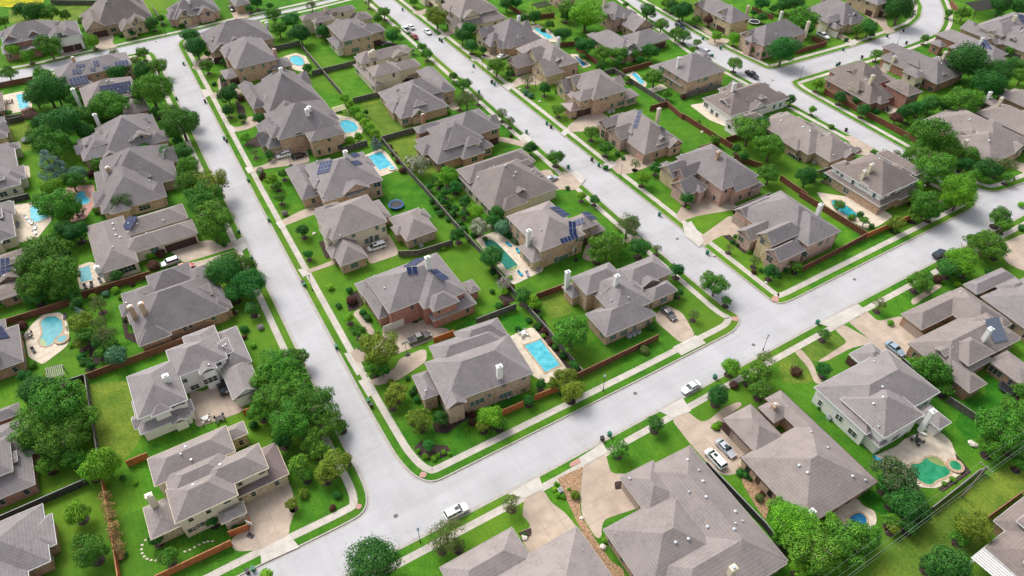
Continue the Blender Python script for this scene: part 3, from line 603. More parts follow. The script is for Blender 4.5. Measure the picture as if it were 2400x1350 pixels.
house('a', 'the seven-array solar house', 'grey roofed house with seven bright blue solar arrays south of the top-left road', 'tan', 'r2', "390,482 915,455 5 h .5; 390,575 640,585 3.2 h .55; 560,440 915,450 5.2 h .5", "s 488,552 608,526 622,578 496,612; s 505,490 570,485 578,515 512,522; s 530,458 590,446 600,470 540,478; s 630,478 668,474 672,498 638,502; s 655,430 692,425 698,462 660,468; s 720,468 770,465 775,480 725,488; s 803,436 898,422 908,458 813,474; c 518 425 1 tan", nvent=3, bumps=0)
house('a', 'the black solar field house', 'grey roofed house with one large near-black solar field and tall white side chimney', 'brown', 'r3', "570,622 962,662 5.6 h .6; 850,722 1036,767 3 h .6", "c 555 725 4.8 white; s 720,610 905,570 950,640 700,680 dk; v 790 570; v 750 575", trim='trim', bumps=0)
house('a', 'the red-and-white top-left house', 'red brick and white gabled two-storey house with dark shutters in the top left', 'red', 'r2', "15,222 420,232 5.6 h .62; 18,300 136,276 V4 5.9 v> .8; 186,268 300,245 V4 5.9 v> .8; 352,272 478,248 V6 5.9 v> .9 white; 400,175 560,240 5.4 h .6 white; 430,262 572,262 3.2 h .5 white; 20,325 300,318 3 h .3", "w 420 245 1.6 1.5; g 465 305 3.6 2.2 garaged; g 530 285 2.6 2.2 garaged; w 100 295 1.8 1.4; w 260 265 1.8 1.4; w 320 240 1.8 1.4", trim='whitetrim')
house('a', 'the steep brown-gabled house', 'steep roofed stone and brick house with plain brick gable over a dark red garage door', 'tan', 'r5', "640,60 1058,112 3.8 h 1.0; 612,218 705,85 3.2 v> .85; 862,218 925,150 3.2 v> 1.0 stone; 925,170 1000,120 4.0 v> 1.0 stone", "g 705 225 5 2.3 garaged; w 915 215 2 1.8; w 958 145 1 1.5; w 1030 185 1.2 1.5; c 745 10 1.5 white", trim='trim')
house('a', 'the arched-window top house', 'pinkish brick single-storey house with stone entry and arched windows at the top', 'pink', 'r2', "1180,62 1536,70 3.3 h .75; 1242,136 1345,114 V6 3.5 v> .9 stone; 1395,108 1508,84 V6 3.5 v> .8", "w 1298 92 1.6 2; w 1462 95 1.4 1.8; w 1355 85 1.4 2; c 1330 20 1 white")
house('a', 'the top-edge black car house', 'tan brick house cut by the top edge beside a short drive with a black car', 'tan', 'r2', "1595,-40 1750,22 3.2 h .7", "g 1640 20 4 2.2 garage")
house('b', 'the top-edge cream garage house', 'cream house with brown garage door cut by the top edge beside the middle street', 'cream', 'r5', "560,-90 800,-30 5.6 h .6", "g 632 18 4 2.2 garaged")
house('b', 'the cream middle-street house', 'cream two-storey house with taupe roof beyond the middle street near the top', 'cream', 'r5', "715,32 1092,62 5.8 h .62; 720,100 1150,122 3.2 h .55; 705,-20 1020,-20 5.6 h .6", "w 785 90 1 1.3; w 850 92 1 1.3; w 885 95 1 1.3; g 830 165 4.6 2.2 garagew")
house('b', 'the single-dormer poolside house', 'stone and brick house with tall grey roof, small cream dormer and pool behind', 'tan', 'r2', "985,225 1402,268 3.4 h .78; 948,222 980,266 U8 4.6 u< .9 stone; 985,266 1032,334 U8 3.1 h .8; 1110,295 1300,305 3.2 h .7", "c 1247 155 2.2 white; g 1080 338 4.4 2.2; w 1128 252 1 .9", nvent=5)
house('b', 'the stone-gabled white sedan house', 'pinkish stone gabled house with tan garage door and a white sedan on its drive', 'pink', 'r3', "1240,342 1666,437 4.2 h .72; 1165,422 1228,482 U13 3.2 u< .8; 1345,460 1555,502 3.6 u< .8 stone; 1305,380 1500,400 5.0 u< .9 stone; 1480,420 1660,432 4.8 h .6", "c 1525 310 2.4 white; g 1272 487 4.4 2.2; w 1383 500 1 1.8; w 1195 470 1 1.5; w 1325 405 .9 1.2", trim='trim')
house('b', 'the purple porch-roof house', 'tan brick two-storey house with purple-grey metal porch roofs and brown garage doors', 'tan', 'r3', "1590,548 2002,632 5.8 h .62; 1625,660 1920,640 5.8 h .6; 1518,585 1562,652 U6 3.6 u< .9 stone; 1560,730 1702,752 3 h .35 tan metalroof; 1575,645 1700,665 3 h .3 tan metalroof; 1945,652 2080,667 3 h .4; 1600,560 1760,570 5.8 u< .8 stone", "w 1545 635 1.8 2; w 1665 690 1.8 1.4; w 1718 712 1 1.3; w 1828 695 1 1.3; w 1965 725 2.9 1.5; g 1750 770 4.6 2.2 garaged; g 1680 790 2.6 2.2 garaged; w 1862 690 1 1.3", winmat='greenglass', ang=28)
house('b', 'the pink two-strip solar house', 'pink brick house with two dark solar strips, white entry panels and big paved court', 'pink', 'r3', "1832,852 2376,990 3.5 h .75; 1888,912 1945,992 U9 4.2 u< .8; 2098,1005 2155,1066 U7 3.2 u< .8; 1812,852 1852,900 U10 4.8 u< .8; 2150,960 2330,975 4.4 h .5", "c 2225 830 3.2 cream; s 2082,792 2102,792 2085,885 2065,885 1.4 6; s 2190,850 2210,855 2330,955 2315,965 9.5 1.6; g 2030 1050 5 2.2; g 2148 1080 2.6 2.2; w 1840 940 1.8 2.6; w 1915 1005 1.6 2; w 2340 1015 1 1.2; w 1845 885 .9 1.2", trim='trim')
house('b', 'the steep roof top-edge house', 'brown brick house with steep grey roof and pale chimney cut by the top edge', 'pink', 'r2', "1790,55 2052,98 5.4 h .65", "c 1848 45 2.6 cream; w 1935 130 1.6 1.2")
house('b', 'the paired brown garage house', 'wide single-storey house with grey roof and paired brown garage doors behind round trees', 'tan', 'r2', "1745,250 2110,350 3.2 h .6; 1960,262 2287,272 3.2 h .6; 1980,170 2190,180 3.4 v .7", "g 2215 315 3 2.2 garaged; g 2258 308 2.6 2.2 garaged; w 1790 300 2.9 1.6; v 1915 185", winmat='glass')
house('b', 'the covered patio pool house', 'cream brick two-storey house with grey roof and covered patio facing a small pool', 'tan', 'r2', "2240,450 2690,490 5.7 h .62; 2178,468 2480,575 3 h .5; 2520,420 2692,494 5.5 h .6", "c 2365 470 3.2 white; w 2320 470 2.4 1; w 2500 510 1 1; w 2580 480 1 1", winmat='greenglass')
house('b', 'the top-edge pergola house', 'pinkish house beside a dark slatted pergola cut by the top edge', 'pink', 'r2', "1470,-70 1640,-10 5.4 h .6", "")
house('c', 'the dark-red shrub house', 'stone and brick two-storey house behind a dark pink crape myrtle at the top', 'stone', 'r2', "90,32 470,122 5.4 h .66; 238,95 300,160 U7 4.8 u< .8; 85,28 125,62 U8 5.6 u< .8 tan", "c 455 80 2 stone; w 290 135 1.6 1.8; w 240 85 2 1; g 270 190 4.6 2.2 garaged; w 185 75 1 1.3")
house('c', 'the two pale chimney house', 'pink brick and stone two-storey house with pale chimneys at both ends by the side street', 'pink', 'r2', "412,236 862,226 5.6 h .7; 418,238 478,276 U8 5.8 u< .9 stone; 492,286 552,326 U7 4.2 u< 1.0 stone; 700,190 865,226 5.4 h .6", "c 690 118 1.8 white; c 862 240 4.6 cream; w 455 300 1.8 1.8; w 752 262 2.4 1.2; w 800 300 1.8 1.4; w 470 240 1 1.3; w 515 290 1 1.6", trim='trim')
house('c', 'the white pickup house', 'tall grey roofed stone house with a cream dormer and a white pickup on its drive', 'stone', 'r2', "880,62 1272,128 3.6 h .85; 970,135 1130,125 4.6 h .6 cream; 900,120 1110,190 3.3 h .7", "g 1060 210 4.6 2.2 garagew; w 1000 130 1 1; w 1060 130 1 1; g 965 200 2.6 2.2 garagew; c 985 8 1.6 tan")
house('c', 'the shaded double garage house', 'tan brick two-storey house with shaded double garage cut by the top edge', 'tan', 'r2', "1170,-50 1440,10 5.4 h .6; 1270,10 1465,52 3 h .4", "g 1310 85 3 2.2 garaged; g 1385 95 3 2.2 garaged; w 1300 20 1.6 1.3; w 1380 20 1.6 1.3")
house('c', 'the upper right corner house', 'grey roofed two-level house with tan upper wall and white chimney in the upper right corner', 'tan', 'r2', "1985,208 2480,215 3.2 h .62; 2095,190 2520,150 5.4 h .5 cream; 2165,268 2700,330 3.4 h .6", "c 2325 150 2 cream; w 2340 325 1.8 1.6; s 2350,105 2385,100 2420,160 2380,160", winmat='greenglass')
house('c', 'the single blue-array turret house', 'red-grey brick house with round turret roof and a single bright blue solar array', 'red', 'r2', "1790,242 2276,376 3.2 h .55; 1750,300 1840,316 3.4 h .9; 1880,330 2280,420 3.2 h .6", "c 2090 310 2.2 white; s 2085,295 2145,275 2170,350 2090,375", bumps=0)
house('c', 'the cream dormer block house', 'dark grey many-hipped brick house with cream dormer block right of the side street', 'red', 'r2', "1412,412 1926,530 3.4 h .75; 1600,470 1980,500 3.3 h .7; 1560,502 1702,522 5.0 h .5 cream; 1415,330 1700,420 3.6 h .8; 1745,470 1830,520 4.8 h .6 cream", "c 1480 430 1.6 cream; c 1830 415 2.4 cream; g 1435 465 3 2.2 garagew; w 1745 625 1.8 1.4", trim='trim')
house('c', 'the junction corner brick house', 'brown roofed brick corner house with cream dormers and white patio at the street junction', 'red', 'r4', "1010,552 1482,672 3.1 h .7; 1040,495 1440,560 4.6 h .75; 1175,590 1300,605 5.2 h .6 cream; 1310,500 1600,615 3.9 h .6; 1440,592 1672,642 5.6 h .6", "c 1318 588 2.8 cream; w 1130 548 2 1.2; w 1208 598 1 1.2; w 1520 640 2 1.4; w 1600 650 1 1; w 1165 650 2 1.8", trim='trim', ang=27)
house('c', 'the white single-storey house', 'white walled single-storey house with big brown-grey roof and bay windows on a narrow lawn', 'white', 'r4', "155,692 727,692 3.3 h .62; 310,850 600,850 3.2 h .6; 262,626 420,600 3.2 h .5", "c 352 640 2.6 white; w 205 790 1.4 2.2; w 240 815 1.4 2.2; w 330 885 1.4 2", trim='whitetrim', ang=28)
house('c', 'the tall-window-row house', 'long tan brick single-storey house with a row of tall dark windows on its rear', 'tan', 'r5', "535,857 1085,1005 3.3 h .6; 830,1000 1216,1062 3.2 h .6; 900,870 1130,1000 3.3 h .7", "w 775 1110 4 2.2; w 815 1125 1.8 2.2; v 768 738; v 848 895; v 897 925; v 692 850; v 805 785", ang=29)
house('c', 'the house above the kidney pool', 'brown roofed two-storey house with white walls, twin cream chimneys and covered pool patio', 'white', 'r4', "1016,1216 1690,1300 3.1 h .6 tan; 1090,1185 1640,1262 5.6 h .62; 1380,1080 1690,1200 5.2 h .6", "c 1310 1210 2.4 cream; c 1265 1250 2.2 cream; w 1275 1305 2.9 1.2; w 1150 1340 2 1.5; w 1090 1210 1 .8", trim='whitetrim', winmat='glass')
house('c', 'the arched-court house', 'pinkish-tan brick two-storey house with stone side gable and curved drive court', 'pink', 'r2', "-138,1152 146,1332 4.2 h .8; -30,1105 517,1231 5.7 h .64; 263,1271 380,1347 U9 4.6 u< .8; 420,1280 557,1297 3 h .6; -174,1178 -60,1254 U9 4.2 u< .75 stone; -60,1203 5,1255 U9 5.4 u< 1.0; -80,1292 15,1380 U8 3.8 u< .9; 180,1097 390,1152 5.5 h .7", "c 242 1112 2 tan; w 240 1265 2.4 1.2; g -20 1470 4.6 2.2; w 0 1360 1 1; g 320 1400 2.4 2.2", winmat='glass', bumps=0)
house('c', 'the wide taupe right-edge house', 'wide taupe roofed house with pale chimneys and broken ridge lines by the right edge', 'tan', 'r5', "1692,850 2440,990 3.2 h .5; 2080,792 2600,900 3.4 h .6; 1850,985 2385,1042 3.2 h .5", "c 2215 750 3 cream; c 1970 1050 3 cream; v 1850 862; v 2018 842; v 2155 990")
house('c', 'the dark-oak right-edge house', 'brick house with grey hip roof at the right edge behind dark oaks', 'brown', 'r5', "2235,672 2640,760 3.3 h .6; 2070,690 2230,720 3 h .4", "c 2145 690 2 white")
house('d', 'the left-edge solar row house', 'brown roofed house at the left edge with long grey-blue solar rows', 'brown', 'r4', "-320,540 200,572 3.2 h .5; -320,735 150,712 2.8 h .2", "s -60,410 110,375 120,425 -60,480; s -60,490 85,450 60,590 -60,590")
house('d', 'the bowed window house', 'cream house at the left edge with bowed white window beside a sun terrace', 'cream', 'r2', "-260,150 110,312 3.2 h .55; -40,100 108,150 3.2 h .5", "w 110 165 1 1.6; w 40 345 2 1.4", trim='whitetrim')
house('d', 'the kidney pool terrace house', 'grey roofed brick house at the left edge beside the kidney pool terrace', 'brown', 'r2', "-320,1080 165,1190 3.2 h .6; -300,1000 45,960 3.2 h .6", "s -60,960 30,940 45,1030 -60,1040 dk; v 90 1240; v 88 1265")
house('a', 'the left-edge cream bay house', 'cream walled house with bay windows at the left edge below the spruce', 'cream', 'r2', "-250,1100 132,1292 3.3 h .6; -120,1060 100,1120 3.3 h .6", "w 90 1110 1 1.5; w 118 1280 1 1.5", trim='whitetrim')
house('a', 'the left-edge stone sliver house', 'stone house sliver at the left edge beside a dull yellow-green lawn', 'stone', 'r2', "-200,880 40,960 3.2 h .7", "")
house('a', 'the left-edge brick sliver house', 'small brick house sliver at the left edge beside a pale pool terrace', 'brown', 'r4', "-160,690 22,770 3.2 h .6", "")
house('d', 'the black roof panel house', 'long cream walled house with black solar roof panel, courtyard slats and a three-bay garage', 'cream', 'r3', "605,243 975,492 3.3 h .6; 850,345 1392,288 3.2 h .6; 850,210 1325,182 3.3 h .55", "c 698 565 1.6 white; g 1240 385 5 2.2 garaged; g 1345 345 2.6 2.2 garaged; s 872,192 934,192 962,248 886,248 dk; v 785 180; v 795 225; v 803 265; v 815 305; v 845 320; w 1090 410 2 1.8 greenglass; w 900 540 3.6 1.9", trim='trim', bumps=0)
house('d', 'the two tan chimney house', 'brown brick house with two slender tan chimneys and a large many-sided grey roof', 'brown', 'r2', "880,770 1606,832 3.2 h .72; 851,718 1150,850 3.1 h .6; 1025,592 1378,622 3.2 h .7; 1290,560 1492,630 3.1 h .6; 1430,690 1592,748 3.1 h .6; 970,900 1100,950 3.1 h .6", "c 955 888 3.6 tan; c 1022 855 3.0 tan; w 1500 885 1 1.2; w 1340 940 1 1.2; w 1300 960 1 1.2", auto=False, trim='trim')
# ---------------------------------------------------------------- trees
def crown(name, R, leaf, dens, lobes, lob_r, flat=.85, shape='round', seed=1, open_=0.0):
    rg = random.Random(seed); V = []; F = []
    L_ = []
    for k in range(lobes):
        if shape == 'cone':
            z = rg.uniform(-.9, 1.0); rr = (1 - (z + 1) / 2.15) * .75; a = rg.uniform(0, 6.283)
            L_.append((Vector((math.cos(a) * rr, math.sin(a) * rr, z * 1.15)), lob_r * (1.1 - (z + 1) / 3)))
        else:
            a = k * 2.399 + rg.uniform(-.4, .4); z = 1 - 1.55 * (k + .5) / lobes
            rr = math.sqrt(max(0, 1 - z * z)); d = (1 - lob_r * .9) * rg.uniform(.68, 1.24)
            L_.append((Vector((math.cos(a) * rr * d, math.sin(a) * rr * d, z * d * flat)), lob_r * rg.uniform(.6, 1.25)))
    if shape != 'cone': L_.append((Vector((0, 0, 0)), .62))
    for c, r in L_:
        n = int(dens * r * r / (leaf * leaf))
        for _ in range(n):
            d = Vector((rg.gauss(0, 1), rg.gauss(0, 1), rg.gauss(0, 1))).normalized()
            if c.length > .05 and d.dot(c.normalized()) < -.35: continue
            p = c + Vector((d.x, d.y, d.z * .8)) * r * (rg.uniform(.72 - open_, 1.06) if rg.random() > .07 else rg.uniform(1.05, 1.35))
            nrm = (d + Vector((rg.gauss(0, .45), rg.gauss(0, .45), rg.gauss(0, .45) + .25))).normalized()
            t = nrm.orthogonal().normalized(); b = nrm.cross(t); an = rg.uniform(0, 6.28)
            t, b = t * math.cos(an) + b * math.sin(an), b * math.cos(an) - t * math.sin(an)
            s_ = leaf * rg.uniform(.55, 1.2); k0 = len(V)
            V += [p - t * s_ * .62, p - b * s_ * .4 + t * s_ * .05, p + t * s_ * .62, p + b * s_ * .42 - t * s_ * .05]
            F.append((k0, k0 + 1, k0 + 2, k0 + 3))
    me = bpy.data.meshes.new(name); me.from_pydata(V, [], F); me.materials.append(M['o']); me.update()
    return me
CROWNS = {}
for cls, leaf in ((0, .17), (1, .11), (2, .078), (3, .058)):
    CROWNS['round', cls] = [crown('crown', 1, leaf, 20, 16, .42, .9, seed=10 + cls * 7 + s) for s in range(3)]
    CROWNS['lobed', cls] = [crown('crown', 1, leaf, 17, 26, .31, .72, seed=50 + cls * 7 + s) for s in range(4)]
    CROWNS['sparse', cls] = [crown('crown', 1, leaf * .8, 6.0, 24, .32, .8, seed=90 + cls * 7 + s, open_=.4) for s in range(2)]
    CROWNS['cone', cls] = [crown('crown', 1, leaf, 16, 26, .34, 1, 'cone', seed=130 + cls)]
    CROWNS['shrub', cls] = [crown('foliage', 1, leaf, 20, 10, .55, .8, seed=150 + cls * 3 + s) for s in range(2)]
def trunk_proto(seed):
    rg = random.Random(seed); mb = MB()
    mb.tube((0, 0, -1.75), (.02, .01, -.45), .10, .065, 7, cap=False); mb.tube((.02, .01, -.45), (.03, -.02, .45), .065, .03, 6)
    for k in range(6):
        a = k * 1.05 + rg.uniform(-.3, .3); z = -.6 + .14 * k; e = Vector((math.cos(a) * .62, math.sin(a) * .62, z + rg.uniform(.35, .6)))
        mb.tube((.02, 0, z), e, .038, .014, 5)
        for j in (-1, 1): mb.tube(e * .55 + Vector((.01, 0, z * .45)), e + Vector((math.cos(a + j) * .25, math.sin(a + j) * .25, .12)), .018, .008, 4)
    o = mb.build('trunk', M['bark']); me = o.data; bpy.data.objects.remove(o); return me
TRUNKS = [trunk_proto(s) for s in range(3)]
NEAR = []   # things that need a place in words: (object, look words, category, point)
def near(o, look, cat, p, group=None):
    NEAR.append((o, look, cat, Vector(p))); o['category'] = cat
    if group: o['group'] = group
KIND = dict(o=('lobed', 'green'), d=('round', 'dark green'), l=('round', 'bright green'), y=('lobed', 'yellow-green'), s=('sparse', 'airy olive'), b=('cone', 'silver-blue'),
            t=('shrub', 'blue-green'), r=('shrub', 'purple-brown'), p=('lobed', 'pink-flowered'), q=('lobed', 'dark pinkish-flowered'), w=('lobed', 'white-flowered'), n=('sparse', 'bare tan'), x=('sparse', 'leafless grey'))
TR = random.Random(5)
def tree(t, x, y, rpx, kind, force=None):
    d = ray(t, x, y); k = CAMH / -d.z; r = rpx / 3 * k / FPX
    shrub = force == 'g' or r < 1.15 or kind in 'tr' and r < 2
    for _ in range(3):
        hc = r * .62 if shrub else r * .95 + .7
        k = (CAMH - hc) / -d.z; r = rpx / 3 * k / FPX
    p = Vector((d.x * k, d.y * k, 0))
    cls = 0 if r < 1.3 else 1 if r < 2.3 else 2 if r < 3.8 else 3
    shp, colr = KIND[kind]
    if shrub: shp = 'shrub'
    size = ('tiny' if r < .7 else 'small' if r < 1.1 else 'rounded') if shrub else ('small' if r < 1.8 else 'mid-sized' if r < 3 else 'large' if r < 4.6 else 'huge')
    me = TR.choice(CROWNS[shp, cls]); rz = TR.uniform(0, 6.28)
    sc = (r * TR.uniform(.95, 1.08), r * TR.uniform(.95, 1.08), r * TR.uniform(.85, 1.05))
    if shrub:
        o = bpy.data.objects.new('shrub', me); COL.objects.link(o); o.location = p + Vector((0, 0, hc)); o.rotation_euler = (0, 0, rz); o.scale = sc
        o.material_slots[0].link = 'OBJECT'; o.material_slots[0].material = M[kind]
        near(o, size + ' ' + colr + ' shrub', 'shrub', p, 'shrubs and bushes in the gardens'); return
    nm = {'b': 'spruce_tree', 'p': 'crape_myrtle', 'n': 'bare_tree', 'x': 'bare_tree', 'o': 'oak_tree', 'y': 'oak_tree', 's': 'mesquite_tree', 'c': 'cypress_tree'}.get(kind, 'elm_tree')
    root = empty(nm, p); 
    for n_, m_, s_ in (('trunk', TR.choice(TRUNKS), (r, r, r)), ('crown', me, sc)):
        o = bpy.data.objects.new(n_, m_); COL.objects.link(o); o.parent = root; o.location = (0, 0, hc); o.rotation_euler = (0, 0, rz); o.scale = s_
        if n_ == 'crown': o.material_slots[0].link = 'OBJECT'; o.material_slots[0].material = M[kind]
    near(root, size + ' ' + colr + ' tree', 'tree', p, 'garden and street trees')
    if r < 2.9 and kind not in 'nx':
        mb = MB(); rr = .55 + r * .22; mb.prism([p + Vector((math.cos(a * .5236) * rr * TR.uniform(.9, 1.1), math.sin(a * .5236) * rr * TR.uniform(.9, 1.1), 0)) for a in range(12)], -.05, .03)
        tag(mb.build('mulch_bed', M['mulch']), kind='structure')
# ---------------------------------------------------------------- vehicles
CARC = {}
def paint(name):
    c = dict(white=(.80, .80, .80), black=(.012, .012, .014), silver=(.50, .52, .55), red=(.30, .02, .03), gray=(.14, .13, .13), blue=(.33, .43, .52), maroon=(.10, .02, .03), navy=(.02, .03, .05))[name]
    return mat('paint_' + name, c, .22, var=.01, metal=.25 if name in ('silver', 'gray', 'blue') else 0, spec=.6)
SPEC = dict(  # L, W, hood z, belt z, roof z, windscreen base x, roof front x, roof rear x, rear base x (fractions of length, front = +)
 sedan=(4.8, 1.84, .84, .95, 1.44, .20, .04, -.24, -.38), suv=(4.75, 1.92, 1.0, 1.1, 1.72, .24, .12, -.42, -.485), minivan=(5.1, 1.98, .98, 1.08, 1.75, .33, .16, -.43, -.49),
 pickup=(5.85, 2.0, 1.1, 1.2, 1.88, .19, .09, -.13, -.16))
def car(t, x, y, head, typ, color, look, sc=1.0):
    Lc, Wc, hz, bz, rz_, wx, fx, rx, bx = SPEC[typ]; p = G(t, x, y, .8); p.z = 0
    ang = {'u+': ANG, 'u-': ANG + math.pi, 'v+': ANG - math.pi / 2, 'v-': ANG + math.pi / 2}[head] + TR.uniform(-.04, .04)
    road_z = 0
    root = empty('car' if typ != 'pickup' else 'pickup_truck', p, rz=ang); h = Wc / 2
    root.scale = (.95, .95, .95)
    xs = [(-.5, .55, .80), (-.485, .42, .93), (-.4, .30, .985), (-.2, .26, 1), (0, .26, 1), (.2, .26, 1), (.36, .30, .985), (.46, .38, .91), (.495, .48, .76)]
    V = []; F = []
    for (fxx, zb, wf) in xs:
        X = fxx * Lc
        if typ == 'pickup' and fxx < bx: zt = bz - .02
        elif fxx < bx: zt = bz - (.03 if typ == 'sedan' else .02)
        elif fxx > wx: zt = hz - .10 * ((fxx - wx) / (.5 - wx)) ** 2 * 2.2
        else: zt = bz
        ww = h * wf
        V += [(X, -ww * .9, zb), (X, -ww, zb + .18), (X, -ww, zt - .22), (X, -ww * .93, zt), (X, 0, zt + .035), (X, ww * .93, zt), (X, ww, zt - .22), (X, ww, zb + .18), (X, ww * .9, zb)]
    n = 9
    for k in range(len(xs) - 1):
        for j in range(n):
            a = k * n + j; b = k * n + (j + 1) % n; F.append((a, b, b + n, a + n))
    F.append(tuple(range(n))[::-1]); F.append(tuple(range((len(xs) - 1) * n, len(xs) * n)))
    body = mesh_obj('body', V, F, paint(color), root, smooth=False)
    # greenhouse
    cb = MB(); wb, wt = h * .92, h * .74
    lo = [Vector((wx * Lc, -wb, bz - .03)), Vector((bx * Lc, -wb, bz - .03)), Vector((bx * Lc, wb, bz - .03)), Vector((wx * Lc, wb, bz - .03))]
    hi = [Vector((fx * Lc, -wt, rz_ - .05)), Vector((rx * Lc, -wt, rz_ - .05)), Vector((rx * Lc, wt, rz_ - .05)), Vector((fx * Lc, wt, rz_ - .05))]
    for k in range(4): cb.poly([lo[k], lo[(k + 1) % 4], hi[(k + 1) % 4], hi[k]])
    cb.poly(hi); cb.build('window_glass', M['glass'], root)
    rf = MB(); r2 = [Vector((q.x + (.05 if q.x > 0 else -.05), q.y * 1.05, rz_ - .06)) for q in hi]; r3 = [Vector((q.x * .96, q.y * .88, rz_)) for q in hi]
    for k in range(4): rf.poly([r2[k], r2[(k + 1) % 4], r3[(k + 1) % 4], r3[k]])
    rf.poly(r3)
    for k in range(4): rf.tube(lo[k] + Vector((0, 0, .02)), hi[k], .045, .045, 4)
    mids = [.5] if typ in ('sedan',) else [.36, .68]
    for f_ in mids:
        for k0, k1 in ((0, 1), (3, 2)): rf.tube(lo[k0].lerp(lo[k1], f_), hi[k0].lerp(hi[k1], f_), .04, .04, 4)
    rf.build('roof_panel', paint(color), root)
    if look[1]:
        sr = MB(); sr.box(((fx + rx * .25) * Lc * .5 + .1, 0), Vector((1, 0, 0)), Vector((0, 1, 0)), .42, .38, rz_ - .01, rz_ + .015); sr.build('sunroof', M['glass'], root)
    if typ == 'pickup':
        bd = MB(); bd.box(((bx - .5) / 2 * Lc + .02, 0), Vector((1, 0, 0)), Vector((0, 1, 0)), (.5 + bx) / 2 * Lc - .16, h * .8, bz - .05, bz + .03); bd.build('bed_cover', M['dark'], root)
    for sx in (.315, -.31):
        for sy in (-1, 1):
            wh = MB(); c = Vector((sx * Lc, sy * (h - .11), .34)); wh.tube(c - Vector((0, .12, 0)), c + Vector((0, .12, 0)), .34, .34, 14)
            w1 = wh.build('wheel', M['dark'], root); w2 = MB(); w2.tube(c + Vector((0, sy * .121, 0)), c + Vector((0, sy * .135, 0)), .2, .18, 10); w2.build('rim', M['steel'], w1)
    for sy in (-1, 1):
        a = MB(); a.box((.465 * Lc, sy * h * .66), Vector((1, 0, 0)), Vector((0, 1, 0)), .09, .2, hz - .26, hz - .10); a.build('headlight', M['whitetrim'], root)
        a = MB(); a.box((-.485 * Lc, sy * h * .74), Vector((1, 0, 0)), Vector((0, 1, 0)), .06, .14, bz - .28, bz - .04); a.build('tail_light', mat('tail_red', (.4, .01, .01), .3), root)
        a = MB(); a.box(((wx - .06) * Lc, sy * (h + .08)), Vector((1, 0, 0)), Vector((0, 1, 0)), .08, .1, bz - .02, bz + .14); a.build('wing_mirror', paint(color), root)
    near(root, look[0], 'pickup truck' if typ == 'pickup' else 'car', p, 'cars and trucks of the residents')
# ---------------------------------------------------------------- small street and garden things
def wheelie(t, x, y, col):
    p = G(t, x, y, .5); p.z = -.12; u = U0; v = V0
    m = mat('bin_green', (.01, .13, .06), .5, var=.08) if col == 'G' else mat('bin_brown', (.04, .022, .018), .5, var=.1)
    root = empty('wheelie_bin', p, rz=ANG + TR.uniform(-.3, .3)); X, Y = Vector((1, 0, 0)), Vector((0, 1, 0))
    mb = MB(); lo = [Vector((a * .26, b * .28, .05)) for a, b in ((-1, -1), (1, -1), (1, 1), (-1, 1))]; hi = [Vector((q.x * 1.25, q.y * 1.25, 1.02)) for q in lo]
    for k in range(4): mb.poly([lo[k], lo[(k + 1) % 4], hi[(k + 1) % 4], hi[k]])
    mb.poly(hi); mb.build('bin_body', m, root)
    lid = MB(); lid.box((0, .02), X, Y, .36, .39, 1.02, 1.09); lid.build('lid', M['dark'] if col == 'K' else m, root)
    for s in (-1, 1):
        wh = MB(); wh.tube((s * .3, .28, .12), (s * .24, .28, .12), .12, .12, 8); wh.build('wheel', M['dark'], root)
    near(root, ('dark green' if col == 'G' else 'dark brown') + ' wheelie bin', 'bin', p, 'wheelie bins put out along the kerbs')
def lamp(t, x, y, hh=4.6):
    p = G(t, x, y, 0); root = empty('street_lamp', p); mb = MB()
    mb.tube((0, 0, 0), (0, 0, .7), .16, .09, 8); mb.tube((0, 0, .7), (0, 0, hh), .06, .045, 8); mb.build('pole', M['dark'], root)
    hd = MB(); hd.tube((0, 0, hh), (0, 0, hh + .12), .1, .3, 8); hd.tube((0, 0, hh + .12), (0, 0, hh + .5), .26, .14, 8); hd.build('lamp_head', mat('lamp_glass_grey', (.35, .4, .45), .3), root)
    ar = MB(); ar.tube((-.35, 0, hh - .5), (.35, 0, hh - .5), .03, .03, 5); ar.build('ladder_bar', M['dark'], root)
    near(root, 'slim black street lamp', 'street lamp', p, 'black street lamps')
